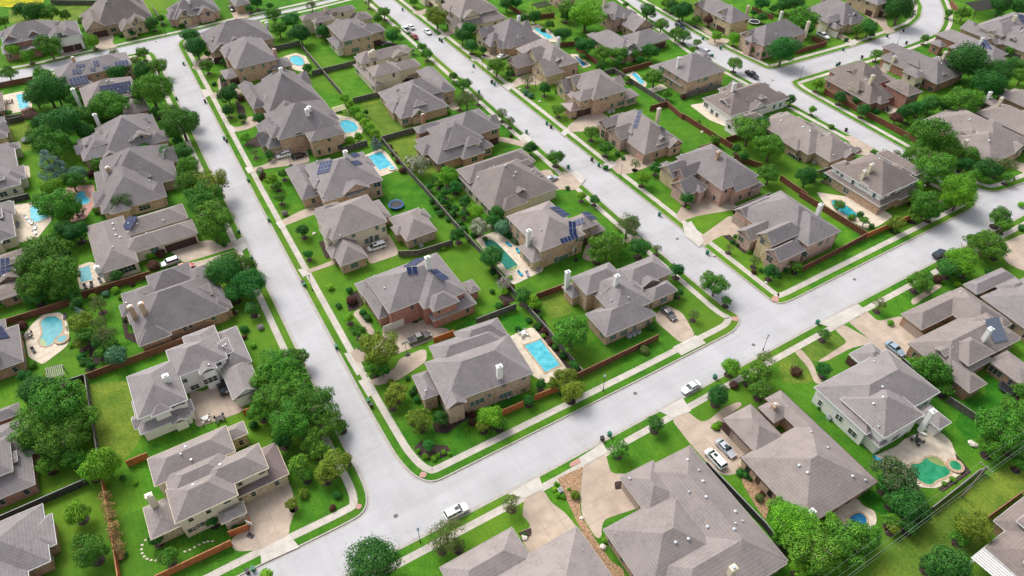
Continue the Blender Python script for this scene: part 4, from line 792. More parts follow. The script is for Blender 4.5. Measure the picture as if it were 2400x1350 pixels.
def fence(t, s, col, look, hh=1.85):
    P = pts(t + ' ' + s, hh); P = [Vector((q.x, q.y, 0)) for q in P]
    m = {'g': mat('fence_grey', (.12, .11, .10), .95, var=.2, scale=1.5, fine=.2), 'b': mat('fence_brown', (.17, .065, .04), .9, var=.12, scale=1.5, fine=.15),
         'o': mat('fence_orange', (.42, .13, .045), .85, var=.08, scale=1.5, fine=.1), 'k': mat('fence_black', (.05, .045, .045), .9, var=.15, scale=1.5)}[col]
    cen = sum(P, Vector()) / len(P); root = empty('garden_fence', P[0])
    mb = MB(); cap = MB(); post = MB()
    for a, b in zip(P, P[1:]):
        L_ = (b - a).length; d = (b - a) / L_; nn = Vector((-d.y, d.x, 0)); n = max(1, int(L_ / .3))
        for k in range(n):
            c = a + d * L_ * (k + .5) / n; j = TR.uniform(-.012, .012); mb.box(c + nn * j, d, nn, L_ / n / 2 - .008, .02, -.1, hh + TR.uniform(-.015, .015))
        mb.box((a + b) / 2 + nn * .05, d, nn, L_ / 2, .03, .4, .5); mb.box((a + b) / 2 + nn * .05, d, nn, L_ / 2, .03, 1.35, 1.45)
        cap.box((a + b) / 2, d, nn, L_ / 2, .085, hh + .02, hh + .065)
        for k in range(int(L_ / 2.4) + 1): post.box(a + d * min(L_, k * 2.4) + nn * .09, d, nn, .05, .05, -.1, hh)
    mb.build('fence_panel', m, root, P[0]); cap.build('top_rail', mat('fence_cap_' + col, {'g': (.24, .22, .2), 'b': (.26, .13, .09), 'o': (.45, .2, .1), 'k': (.26, .26, .27)}[col], .9), root, P[0])
    po = post.build('fence_posts', m, root, P[0])
    near(root, look, 'fence', cen, 'wooden garden fences')
def pool(t, s, wt, look, cop='coping', spa=None, steps=None):
    P = fillet(ccw(pts(t + ' ' + s)), .9 if len(s.split()) > 5 else .25); c = sum(P, Vector()) / len(P); root = empty('swimming_pool', c)
    Q = offset(P, .38); mb = MB(); n = len(P)
    for k in range(n):
        j = (k + 1) % n; a, b, c1, d = P[k], P[j], Q[j], Q[k]
        mb.poly([(a.x, a.y, .13), (b.x, b.y, .13), (c1.x, c1.y, .13), (d.x, d.y, .13)]); mb.poly([(d.x, d.y, .13), (c1.x, c1.y, .13), (c1.x, c1.y, 0), (d.x, d.y, 0)]); mb.poly([(a.x, a.y, .13), (b.x, b.y, .13), (b.x, b.y, 0), (a.x, a.y, 0)])
    mb.build('coping', M[cop], root, c)
    wo = sheet('water', [q - c for q in P], .092, M[wt], parent=root)
    if spa:
        x, y, r = spa; d = ray(t, x, y); k = CAMH / -d.z; q = Vector((d.x * k, d.y * k, 0)) - c; r = r / 3 * k / FPX
        mb = MB(); mb.tube(q, q + Vector((0, 0, .4)), r * 1.35, r * 1.35, 20); so = mb.build('spa_rim', M[cop], root)
        mb = MB(); mb.tube(q + Vector((0, 0, .38)), q + Vector((0, 0, .42)), r * .85, r * .85, 20); mb.build('spa_water', M[wt], so)
    if steps: 
        T_ = [q - c for q in fillet(ccw(pts(t + ' ' + steps[0])), .8)]; sheet('shallow_shelf', T_, .10, M[steps[1]], parent=root)
    near(root, look, 'swimming pool', c, 'garden swimming pools')
def ac(t, x, y):
    p = G(t, x, y, .5); p.z = 0; root = empty('air_conditioner', p, rz=ANG); mb = MB()
    mb.box((0, 0), Vector((1, 0, 0)), Vector((0, 1, 0)), .42, .42, .05, .85); mb.build('casing', mat('ac_grey', (.42, .45, .47), .5, var=.05), root)
    f = MB(); f.tube((0, 0, .85), (0, 0, .89), .33, .33, 14); f.build('fan_grille', mat('grille_dark', (.12, .13, .14), .5), root)
    r = MB(); r.tube((0, 0, .88), (0, 0, .91), .1, .1, 8); r.build('fan_hub', M['steel'], root)
    near(root, 'grey boxy air conditioner', 'air conditioner', p, 'air conditioner units beside houses')
def trampoline(t, x, y, r, col):
    p = G(t, x, y, .8); p.z = 0; root = empty('trampoline', p); m = mat('tramp_' + col, {'blue': (.01, .10, .35), 'white': (.6, .62, .64), 'dark': (.03, .04, .05)}[col], .5)
    ring = MB(); n = 20
    for k in range(n):
        a, b = [Vector((math.cos(2 * math.pi * (k + e) / n) , math.sin(2 * math.pi * (k + e) / n), 0)) for e in (0, 1)]
        ring.poly([a * r * .82 + Vector((0, 0, .8)), b * r * .82 + Vector((0, 0, .8)), b * r + Vector((0, 0, .8)), a * r + Vector((0, 0, .8))])
        ring.poly([a * r + Vector((0, 0, .8)), b * r + Vector((0, 0, .8)), b * r + Vector((0, 0, .65)), a * r + Vector((0, 0, .65))])
    ring.build('pad_ring', m, root); mt = MB(); mt.tube((0, 0, .77), (0, 0, .79), r * .83, r * .83, 20); mt.build('jump_mat', M['dark'], root)
    for k in range(6):
        a = math.pi / 3 * k; l = MB(); c = Vector((math.cos(a) * r * .95, math.sin(a) * r * .95, 0)); l.tube(c, c + Vector((0, 0, .75)), .04, .04, 5)
        if col == 'blue': l.tube(c + Vector((0, 0, .75)), c + Vector((0, 0, 2.4)), .035, .035, 5)
        l.build('leg', M['dark'], root)
    if col == 'blue':
        for zz in (1.3, 1.85, 2.4):
            nb = MB()
            for k in range(12):
                a, b = [Vector((math.cos(2 * math.pi * (k + e) / 12) * r * .95, math.sin(2 * math.pi * (k + e) / 12) * r * .95, zz)) for e in (0, 1)]
                nb.tube(a, b, .02, .02, 4)
            nb.build('net_hoop', M['dark'], root)
    near(root, ('round ' + col + ' trampoline'), 'trampoline', p)
def hoop(t, x, y, rz, col='white'):
    p = G(t, x, y, 0); root = empty('basketball_hoop', p, rz=rz)
    b = MB(); b.box((0, 0), Vector((1, 0, 0)), Vector((0, 1, 0)), .55, .35, .02, .25); b.build('base', M['dark'], root)
    q = MB(); q.tube((0, 0, .2), (0, .5, 3.1), .06, .05, 6); q.build('pole', M['dark'], root)
    k = MB(); k.box((0, .8), Vector((1, 0, 0)), Vector((0, 1, 0)), .7, .03, 2.75, 3.65); k.box((0, .65), Vector((1, 0, 0)), Vector((0, 1, 0)), .04, .15, 3.0, 3.1); bo = k.build('backboard', M['whitetrim'], root)
    s = MB()
    for i in range(8):
        a, c = [Vector((math.cos(math.pi / 4 * (i + e)) * .24, 1.1 + math.sin(math.pi / 4 * (i + e)) * .24, 3.0)) for e in (0, 1)]; s.tube(a, c, .02, .02, 4)
    s.build('rim', mat('rim_orange', (.5, .1, .02), .5), bo)
    near(root, 'portable basketball hoop', 'basketball hoop', p)
def pergola(t, s, hh, col, look, solid=False):
    P = pts(t + ' ' + s, hh); c = sum(P, Vector()) / 4; c.z = 0; m = mat('pergola_' + col, {'cream': (.6, .52, .34), 'dark': (.035, .03, .03), 'white': (.6, .59, .57), 'grey': (.3, .28, .25)}[col], .8, var=.05)
    root = empty('pergola', c); Q = [q - c for q in P]
    for q in Q:
        l = MB(); l.box(q * .93, Vector((1, 0, 0)), Vector((0, 1, 0)), .09, .09, 0, hh); l.build('post', m, root)
    rf = MB(); a, b, c2, d = Q; e1 = (b - a); e2 = (d - a); n = max(4, int(e1.length / (.35 if not solid else .5)))
    for k in range(n):
        s0 = a + e1 * (k + .5) / n; mid = s0 + e2 * .5; u = e2.normalized(); v = e1.normalized()
        rf.box(mid, u, v, e2.length / 2 + .2, (.07 if not solid else e1.length / n / 2 - .06), hh, hh + .12)
    for f in (.05, .95): rf.box(a + e2 * f + e1 * .5, e1.normalized(), e2.normalized(), e1.length / 2 + .2, .06, hh - .14, hh - .01)
    rf.build('slatted_roof', m, root); near(root, look, 'pergola', c)
def chairset(t, x, y, typ, look):
    p = G(t, x, y, .4); p.z = .02; X, Y = Vector((1, 0, 0)), Vector((0, 1, 0))
    if typ[0] == 'L':
        m = mat('lounger_' + typ, {'Lw': (.7, .7, .68), 'Ld': (.05, .05, .055), 'Lb': (.01, .30, .42), 'Lg': (.25, .25, .3)}[typ], .7)
        root = empty('sun_lounger', p, rz=ANG + TR.uniform(-.4, .4)); a = MB(); a.box((0, 0), X, Y, .33, .6, .28, .36); a.build('seat', m, root)
        b = MB(); k = [(-.33, .6, .3), (.33, .6, .3), (.33, 1.1, .75), (-.33, 1.1, .75)]; b.poly(k); b.poly([(q[0], q[1] + .05, q[2] - .06) for q in k][::-1]); b.build('backrest', m, root)
        for sx in (-1, 1):
            for sy in (-.5, .5): l = MB(); l.box((sx * .28, sy), X, Y, .03, .03, 0, .28); l.build('leg', m, root)
        near(root, look, 'sun lounger', p)
    else:
        m = mat('table_' + typ, {'Tw': (.62, .62, .6), 'Td': (.05, .045, .045)}[typ], .6); root = empty('patio_table', p, rz=ANG)
        a = MB(); a.tube((0, 0, .7), (0, 0, .75), .6, .6, 14); a.build('table_top', m, root); b = MB(); b.tube((0, 0, 0), (0, 0, .7), .05, .05, 6); b.tube((0, 0, 0), (0, 0, .04), .3, .3, 10); b.build('leg', m, root)
        near(root, look, 'patio table', p)
        for k in range(4):
            a_ = ANG + .78 + k * 1.5708; q = p + Vector((math.cos(a_) * .95, math.sin(a_) * .95, 0)); r2 = empty('patio_chair', q, rz=a_ - 1.5708)
            s = MB(); s.box((0, 0), X, Y, .24, .24, .4, .46); s.build('seat', m, r2); b = MB(); b.box((0, .24), X, Y, .24, .03, .46, .9); b.build('backrest', m, r2)
            for sx in (-1, 1):
                for sy in (-1, 1): l = MB(); l.box((sx * .2, sy * .2), X, Y, .025, .025, 0, .4); l.build('leg', m, r2)
            near(r2, ('pale' if typ == 'Tw' else 'dark') + ' patio chair', 'chair', q, 'patio chairs round the tables')
def bed(t, s, m='mulch', z=.02, nm='planting_bed', r=.6):
    sheet(nm, fillet(ccw(pts(t + ' ' + s)), r), z, M[m])
# ---------------------------------------------------------------- ground surfaces
DRIVES = """a 1345,478 1400,500 1500,450 1610,440 1590,380 1490,375 1430,385
a 1480,690 1500,650 1540,650 1530,560 1550,540 1640,600 1700,645 1680,670 1600,650 1550,690
a 1620,890 1650,930 1740,910 1860,860 1885,815 1740,820 1730,870 1680,895
a 1735,1190 1760,1225 1850,1190 2000,1170 2180,1140 2160,1050 1930,1100 1900,1140 1840,1165
d 1950,215 1985,245 2230,150 2420,60 2330,-40 2250,40 2262,75 2120,130
d 2105,555 2150,580 2400,490 2560,430 2540,380 2400,455 2200,535
e 150,370 330,290 400,410 395,445 200,510 160,430
e 30,1150 60,1215 420,1130 640,1040 770,985 740,955 650,955 600,880 540,915 450,880 280,950 300,1010 200,1040
e 180,1330 240,1365 400,1325 600,1190 600,1110 560,1105 400,1180 380,1240 250,1310
e 75,850 140,815 245,1000 200,1010
d 1180,410 1395,350 1490,335 1545,380 1640,345 1670,385 1290,500 1250,450
d 1290,510 1440,475 1660,405 1710,465 1500,560 1300,570
g 1690,790 1995,665 2050,720 2080,880 2035,1000 2035,1062 1830,1168 1650,1180 1612,1100 1750,1000 1740,930
g 1345,120 1325,50 1460,50 1470,-50 1560,-50 1620,80 1640,130 1710,110 1710,195 1380,310
h 1290,800 1420,740 1470,830 1580,910 1700,1065 1360,1260 1240,1040 1340,1010 1300,950 1270,930
h 1700,575 1860,490 1895,630 2020,630 1980,720 2110,865 1850,950 1830,1010 1830,1080 1790,1085 1690,920 1680,760
i 0,210 30,190 130,270 190,250 280,170 400,120 420,150 290,240 290,330 480,460 410,520 410,620 300,650 200,590 60,430 -80,250
f 1150,900 1230,890 1290,830 1370,910 1540,870 1720,990 1620,1040 1570,1160 1500,1185 1330,1050 1220,960
f 1060,960 1130,930 1340,1050 1500,1200 1300,1070 1180,1100 1010,1190 940,1197 1160,1055
f 780,1120 830,1100 920,1210 950,1300 990,1345 930,1350 880,1230
f 115,320 330,165 400,190 460,250 410,275 350,320 290,300 210,340 150,385
f -30,215 100,170 360,125 380,95 250,30 50,30 20,60 -40,150
f -190,860 -120,790 0,850 90,1010 -10,1065 -190,910
e 1690,470 1720,370 1830,310 1990,340 2080,300 2120,335 1990,360 1900,410 1760,490
b 1390,1200 1470,1190 1510,1260 1560,1200 1640,1240 1700,1290 1640,1340 1540,1330 1480,1350
b 1090,990 1110,960 1220,980 1330,1010 1300,1040 1190,1010
b 740,745 790,700 840,760 780,780
b 1880,1165 1990,1090 2120,1060 2180,1110 2215,1150 2050,1215 1950,1230
b 1570,930 1600,880 1640,850 1690,810 1800,770 1900,840 1830,880 1700,925
b 1170,605 1250,540 1340,510 1430,560 1380,600 1280,590 1220,620
b 980,400 1040,350 1180,370 1160,410 1090,420 1010,415
b 700,240 820,190 890,190 820,225 740,255
b 490,85 570,70 650,40 700,60 620,90 540,110
c 170,300 200,260 290,270 345,280 260,335
c 70,170 160,195 210,230 290,235 270,265 190,250
c 1110,270 1030,250 940,235 1130,240 1230,310 1180,330
c 1270,100 1430,130 1440,180 1500,220 1430,240 1380,170
c 1130,955 1200,960 1350,1050 1310,1090 1210,1090 1180,1010
c 1340,470 1400,500 1440,520 1430,480 1380,455
c 2290,1130 2420,1150 2420,1225 2330,1190
a 690,250 785,222 800,260 790,300 825,330 700,355 640,300
a 430,345 585,300 595,340 545,372 430,395
a 1230,150 1400,130 1400,175 1330,205 1260,165
a 1600,40 1745,30 1765,80 1745,125 1650,135
f 2210,380 2400,290 2500,400 2400,560 2280,500
f 1600,760 1800,640 1830,660 1620,800""".split('\n')
for i_, s_ in enumerate(DRIVES): sheet('driveway', fillet(ccw(pts(s_)), 1.2), .022 + (i_ % 5) * .004, M['drive'])
APRONS = """g 2035,1060 2105,1147 1838,1268 1830,1165
h 1170,775 1392,652 1422,740 1290,802
h 1668,522 1838,412 1872,482 1702,575
h 2235,192 2400,98 2460,190 2330,240
f 955,925 1232,788 1292,835 1200,892 1065,962
f 0,230 60,205 150,345 118,392 20,310
f -10,1150 165,1062 92,1008 -70,1092
e 20,1135 110,1292 150,1270 60,1130
h 118,-22 190,95 240,60 180,-40
a 1722,1180 1745,1222 1790,1205 1765,1170
d 1938,215 1965,255 2010,240 1980,205
d 2095,545 2130,600 2175,575 2140,540
a 1590,890 1628,938 1665,925 1630,880
a 1412,630 1442,690 1490,665 1465,630
b 1540,940 1570,960 1610,920 1580,895
b 1840,1155 1880,1190 1940,1160 1900,1130
b 1130,600 1175,640 1220,600 1180,580
b 1620,1225 1690,1295 1720,1260 1650,1200
c 1170,320 1240,300 1210,275 1140,300
d 1660,340 1700,320 1740,390 1700,420
b 920,430 990,430 960,400 910,410
b 670,265 720,270 740,240 700,240
b 1255,955 1310,1005 1345,985 1290,935""".split('\n')
for i_, s_ in enumerate(APRONS): sheet('driveway_apron', ccw(pts(s_)), .060 + (i_ % 3) * .004, M['apron'])
DECKS = """e 1175,1020 1335,950 1440,1010 1610,1240 1550,1280 1450,1350 1340,1290
b 145,1100 280,1045 325,1080 405,1195 270,1245 160,1150
d 525,525 640,490 790,560 780,610 700,660 565,692
d 170,1000 230,925 300,862 420,845 480,895 490,1050 460,1095 300,1215 200,1160
e 938,330 1085,275 1260,390 1420,500 1420,555 1210,655 1095,520
b -60,800 80,830 150,880 150,930 90,980 -30,980
a 1990,400 2080,370 2150,395 2180,450 2130,505 2060,490
b 1310,190 1385,170 1530,260 1520,300 1430,290
b 1605,380 1660,380 1760,460 1700,480
b 1980,530 2060,500 2150,590 2120,640 2250,590 2300,620 2200,650 2080,600
f 940,0 1200,40 1400,120 1480,170 1380,240 1290,260 1150,190 1000,90
i 1325,515 1500,440 1570,380 1640,350 1810,335 1885,400 1915,480 1970,560 1975,620 1900,670 1780,735 1650,725 1500,600
i 1000,940 1225,800 1270,860 1350,890 1368,960 1335,1020 1120,1030
d 420,20 480,-40 660,-50 680,70 600,190 500,215 480,120
d 90,90 350,60 365,200 260,330 130,360 85,220
a 18,670 160,640 225,655 225,770 50,805
c 1380,750 1430,720 1520,750 1500,790 1450,805
c 50,740 160,720 340,860 300,890 180,840
a 90,1170 205,1165 215,1250 120,1255
h 1600,560 1700,505 1720,530 1610,590""".split('\n')
for i_, s_ in enumerate(DECKS): sheet('patio', fillet(ccw(pts(s_)), .8), .042 + (i_ % 4) * .004, M['stonepave'] if i_ not in (13, 19) else M['redbrickpave'])
LAWNS = """grass_dry g 600,0 900,-30 1000,380 860,560 700,490
meadow a -200,-300 300,-300 310,20 160,60 60,50 -200,30
grass_dry a 60,60 700,30 560,160 430,190 60,160
grass_dry a 20,830 150,820 230,900 230,1060 60,1060
grass_dry d 0,-60 100,-130 200,20 10,60
grass_dry i 2500,420 2200,620 1750,880 1300,1350 1150,1700 1800,1700 2000,1250 2400,800
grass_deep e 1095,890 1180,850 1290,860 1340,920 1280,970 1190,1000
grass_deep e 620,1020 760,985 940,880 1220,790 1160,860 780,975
grass_dry e 1390,730 1560,650 1640,850 1460,900
grass_dry f 670,1180 780,1125 890,1230 930,1345 700,1345
grass_dry f 810,1110 1050,980 1160,1055 960,1195 900,1185
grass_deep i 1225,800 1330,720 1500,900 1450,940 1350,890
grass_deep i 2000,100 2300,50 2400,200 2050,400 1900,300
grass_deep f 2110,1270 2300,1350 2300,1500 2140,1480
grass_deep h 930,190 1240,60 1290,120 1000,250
grass_dry b 320,1000 520,930 690,1200 560,1250 440,1150
grass_dry b 130,720 290,690 540,900 290,950""".split('\n')
for i_, s_ in enumerate(LAWNS):
    k_, s2 = s_.split(' ', 1); sheet('lawn', fillet(ccw(pts(s2)), 2.0), .004 + (i_ % 2) * .004, M[k_])
for s_ in """gravel h 1520,665 1700,578 1688,680 1673,800 1685,920 1790,1100 1900,1250 1980,1300 2010,1420 1930,1380 1700,1062 1590,830
mulch h 510,450 560,400 680,430 740,430 770,470 740,510 640,540 560,520
mulch h 640,280 760,200 900,150 920,230 850,270 740,350 660,340
mulch e 1340,940 1430,900 1560,1160 1620,1240 1700,1250 1620,1290 1540,1180
mulch e 40,740 110,690 160,790 100,830 50,840
mulch e 1100,740 1160,700 1230,760 1150,800
mulch e 480,890 520,885 545,920 500,925
mulch d 850,860 890,880 900,990 990,1000 1060,1090 990,1080 880,1030
mulch d 620,1080 680,1090 700,1210 640,1250
mulch d 2240,350 2300,340 2350,460 2290,470
mulch i 1910,480 2030,620 1830,760 1790,740 1960,640
mulch h 1920,690 1970,680 1975,735 1925,745
mulch h 1240,1050 1335,1010 1340,1060 1290,1100
mulch i 190,310 250,260 290,270 260,340
gravel i 380,560 640,780 580,960 520,870 430,720
redbrickpave h 560,615 605,625 590,660 545,655
redbrickpave h 110,840 150,850 130,885 95,875
redbrickpave f 628,735 675,735 675,775 625,770
redbrickpave f 345,875 392,880 388,910 345,905
mulch a 1730,1000 1800,960 1850,1030 1790,1040
mulch a 1655,700 1720,760 1735,840 1680,840
mulch a 1540,530 1580,530 1620,600 1560,640
mulch b 1200,480 1230,540 1180,540
mulch b 1560,740 1620,800 1660,840 1600,830
mulch g 150,1760 160,1770 155,1780
mulch f 280,310 330,300 480,440 430,430""".split('\n'):
    k_, s2 = s_.split(' ', 1); bed(s2[0], s2[2:], k_, .074, 'gravel_bed' if k_ == 'gravel' else 'brick_ramp' if 'brick' in k_ else 'planting_bed', .4)
# ---------------------------------------------------------------- pools
pool('e', "1270,1077 1405,1028 1553,1220 1432,1283", 'sky', 'rectangular bright blue pool')
pool('b', "170,1100 283,1062 375,1168 264,1205", 'aqua', 'rectangular light blue pool', 'stonepave', spa=(358, 1188, 22))
pool('d', "543,538 640,508 667,620 560,647", 'teal', 'rectangular teal pool', 'stonepave')
pool('d', "272,915 325,872 398,866 450,902 458,965 435,1010 398,1030 385,1070 330,1097 275,1087 262,1050 290,1000 282,960", 'teal', 'kidney-shaped teal pool with round spa', spa=(440, 1040, 36), steps=("265,1040 300,1032 328,1060 325,1094 278,1086 264,1062", 'shallow'))
pool('e', "995,345 1045,325 1085,343 1125,378 1252,512 1243,552 1192,570 1150,552 1130,520 1000,378", 'deep', 'dark green L-shaped pool', 'stonepave', steps=("1165,548 1240,512 1246,548 1192,567 1155,556", 'shallow'))
pool('b', "-40,870 0,848 40,838 100,860 130,900 105,932 30,942 -30,930", 'aqua', 'rounded light blue pool', 'stonepave')
pool('a', "2030,402 2080,388 2130,405 2150,442 2122,470 2070,462 2035,432", 'sky', 'oval pale blue pool')
pool('b', "1338,202 1385,193 1505,265 1450,282", 'sky', 'slanted sky blue pool', 'stonepave')
pool('b', "1632,396 1660,398 1738,460 1690,472", 'blue', 'narrow dark blue pool')
pool('b', "2030,520 2072,508 2140,580 2108,604", 'aqua', 'short turquoise pool', 'stonepave')
pool('f', "1030,60 1085,50 1150,90 1195,120 1245,170 1210,207 1150,172 1060,118", 'teal', 'narrow curved teal pool')
pool('i', "1690,512 1760,495 1835,535 1868,590 1905,622 1870,662 1800,685 1755,728 1690,712 1620,660 1585,600 1590,548 1655,555", 'green', 'emerald freeform pool with round spa', 'coping', spa=(1912, 580, 44), steps=("1700,510 1760,498 1832,538 1860,590 1790,572 1740,545", 'shallow'))
pool('i', "1130,990 1170,915 1238,888 1300,925 1312,985 1280,1022 1150,1015", 'blue', 'bean-shaped dark blue pool')
pool('d', "515,40 545,0 600,-15 615,30 650,55 620,92 520,102", 'aqua', 'small freeform turquoise pool')
pool('d', "200,112 230,92 330,110 352,180 250,225 207,205", 'sky', 'angular pale turquoise pool', 'stonepave')
pool('a', "105,668 205,650 212,762 130,772", 'aqua', 'small rectangular pool', 'stonepave')
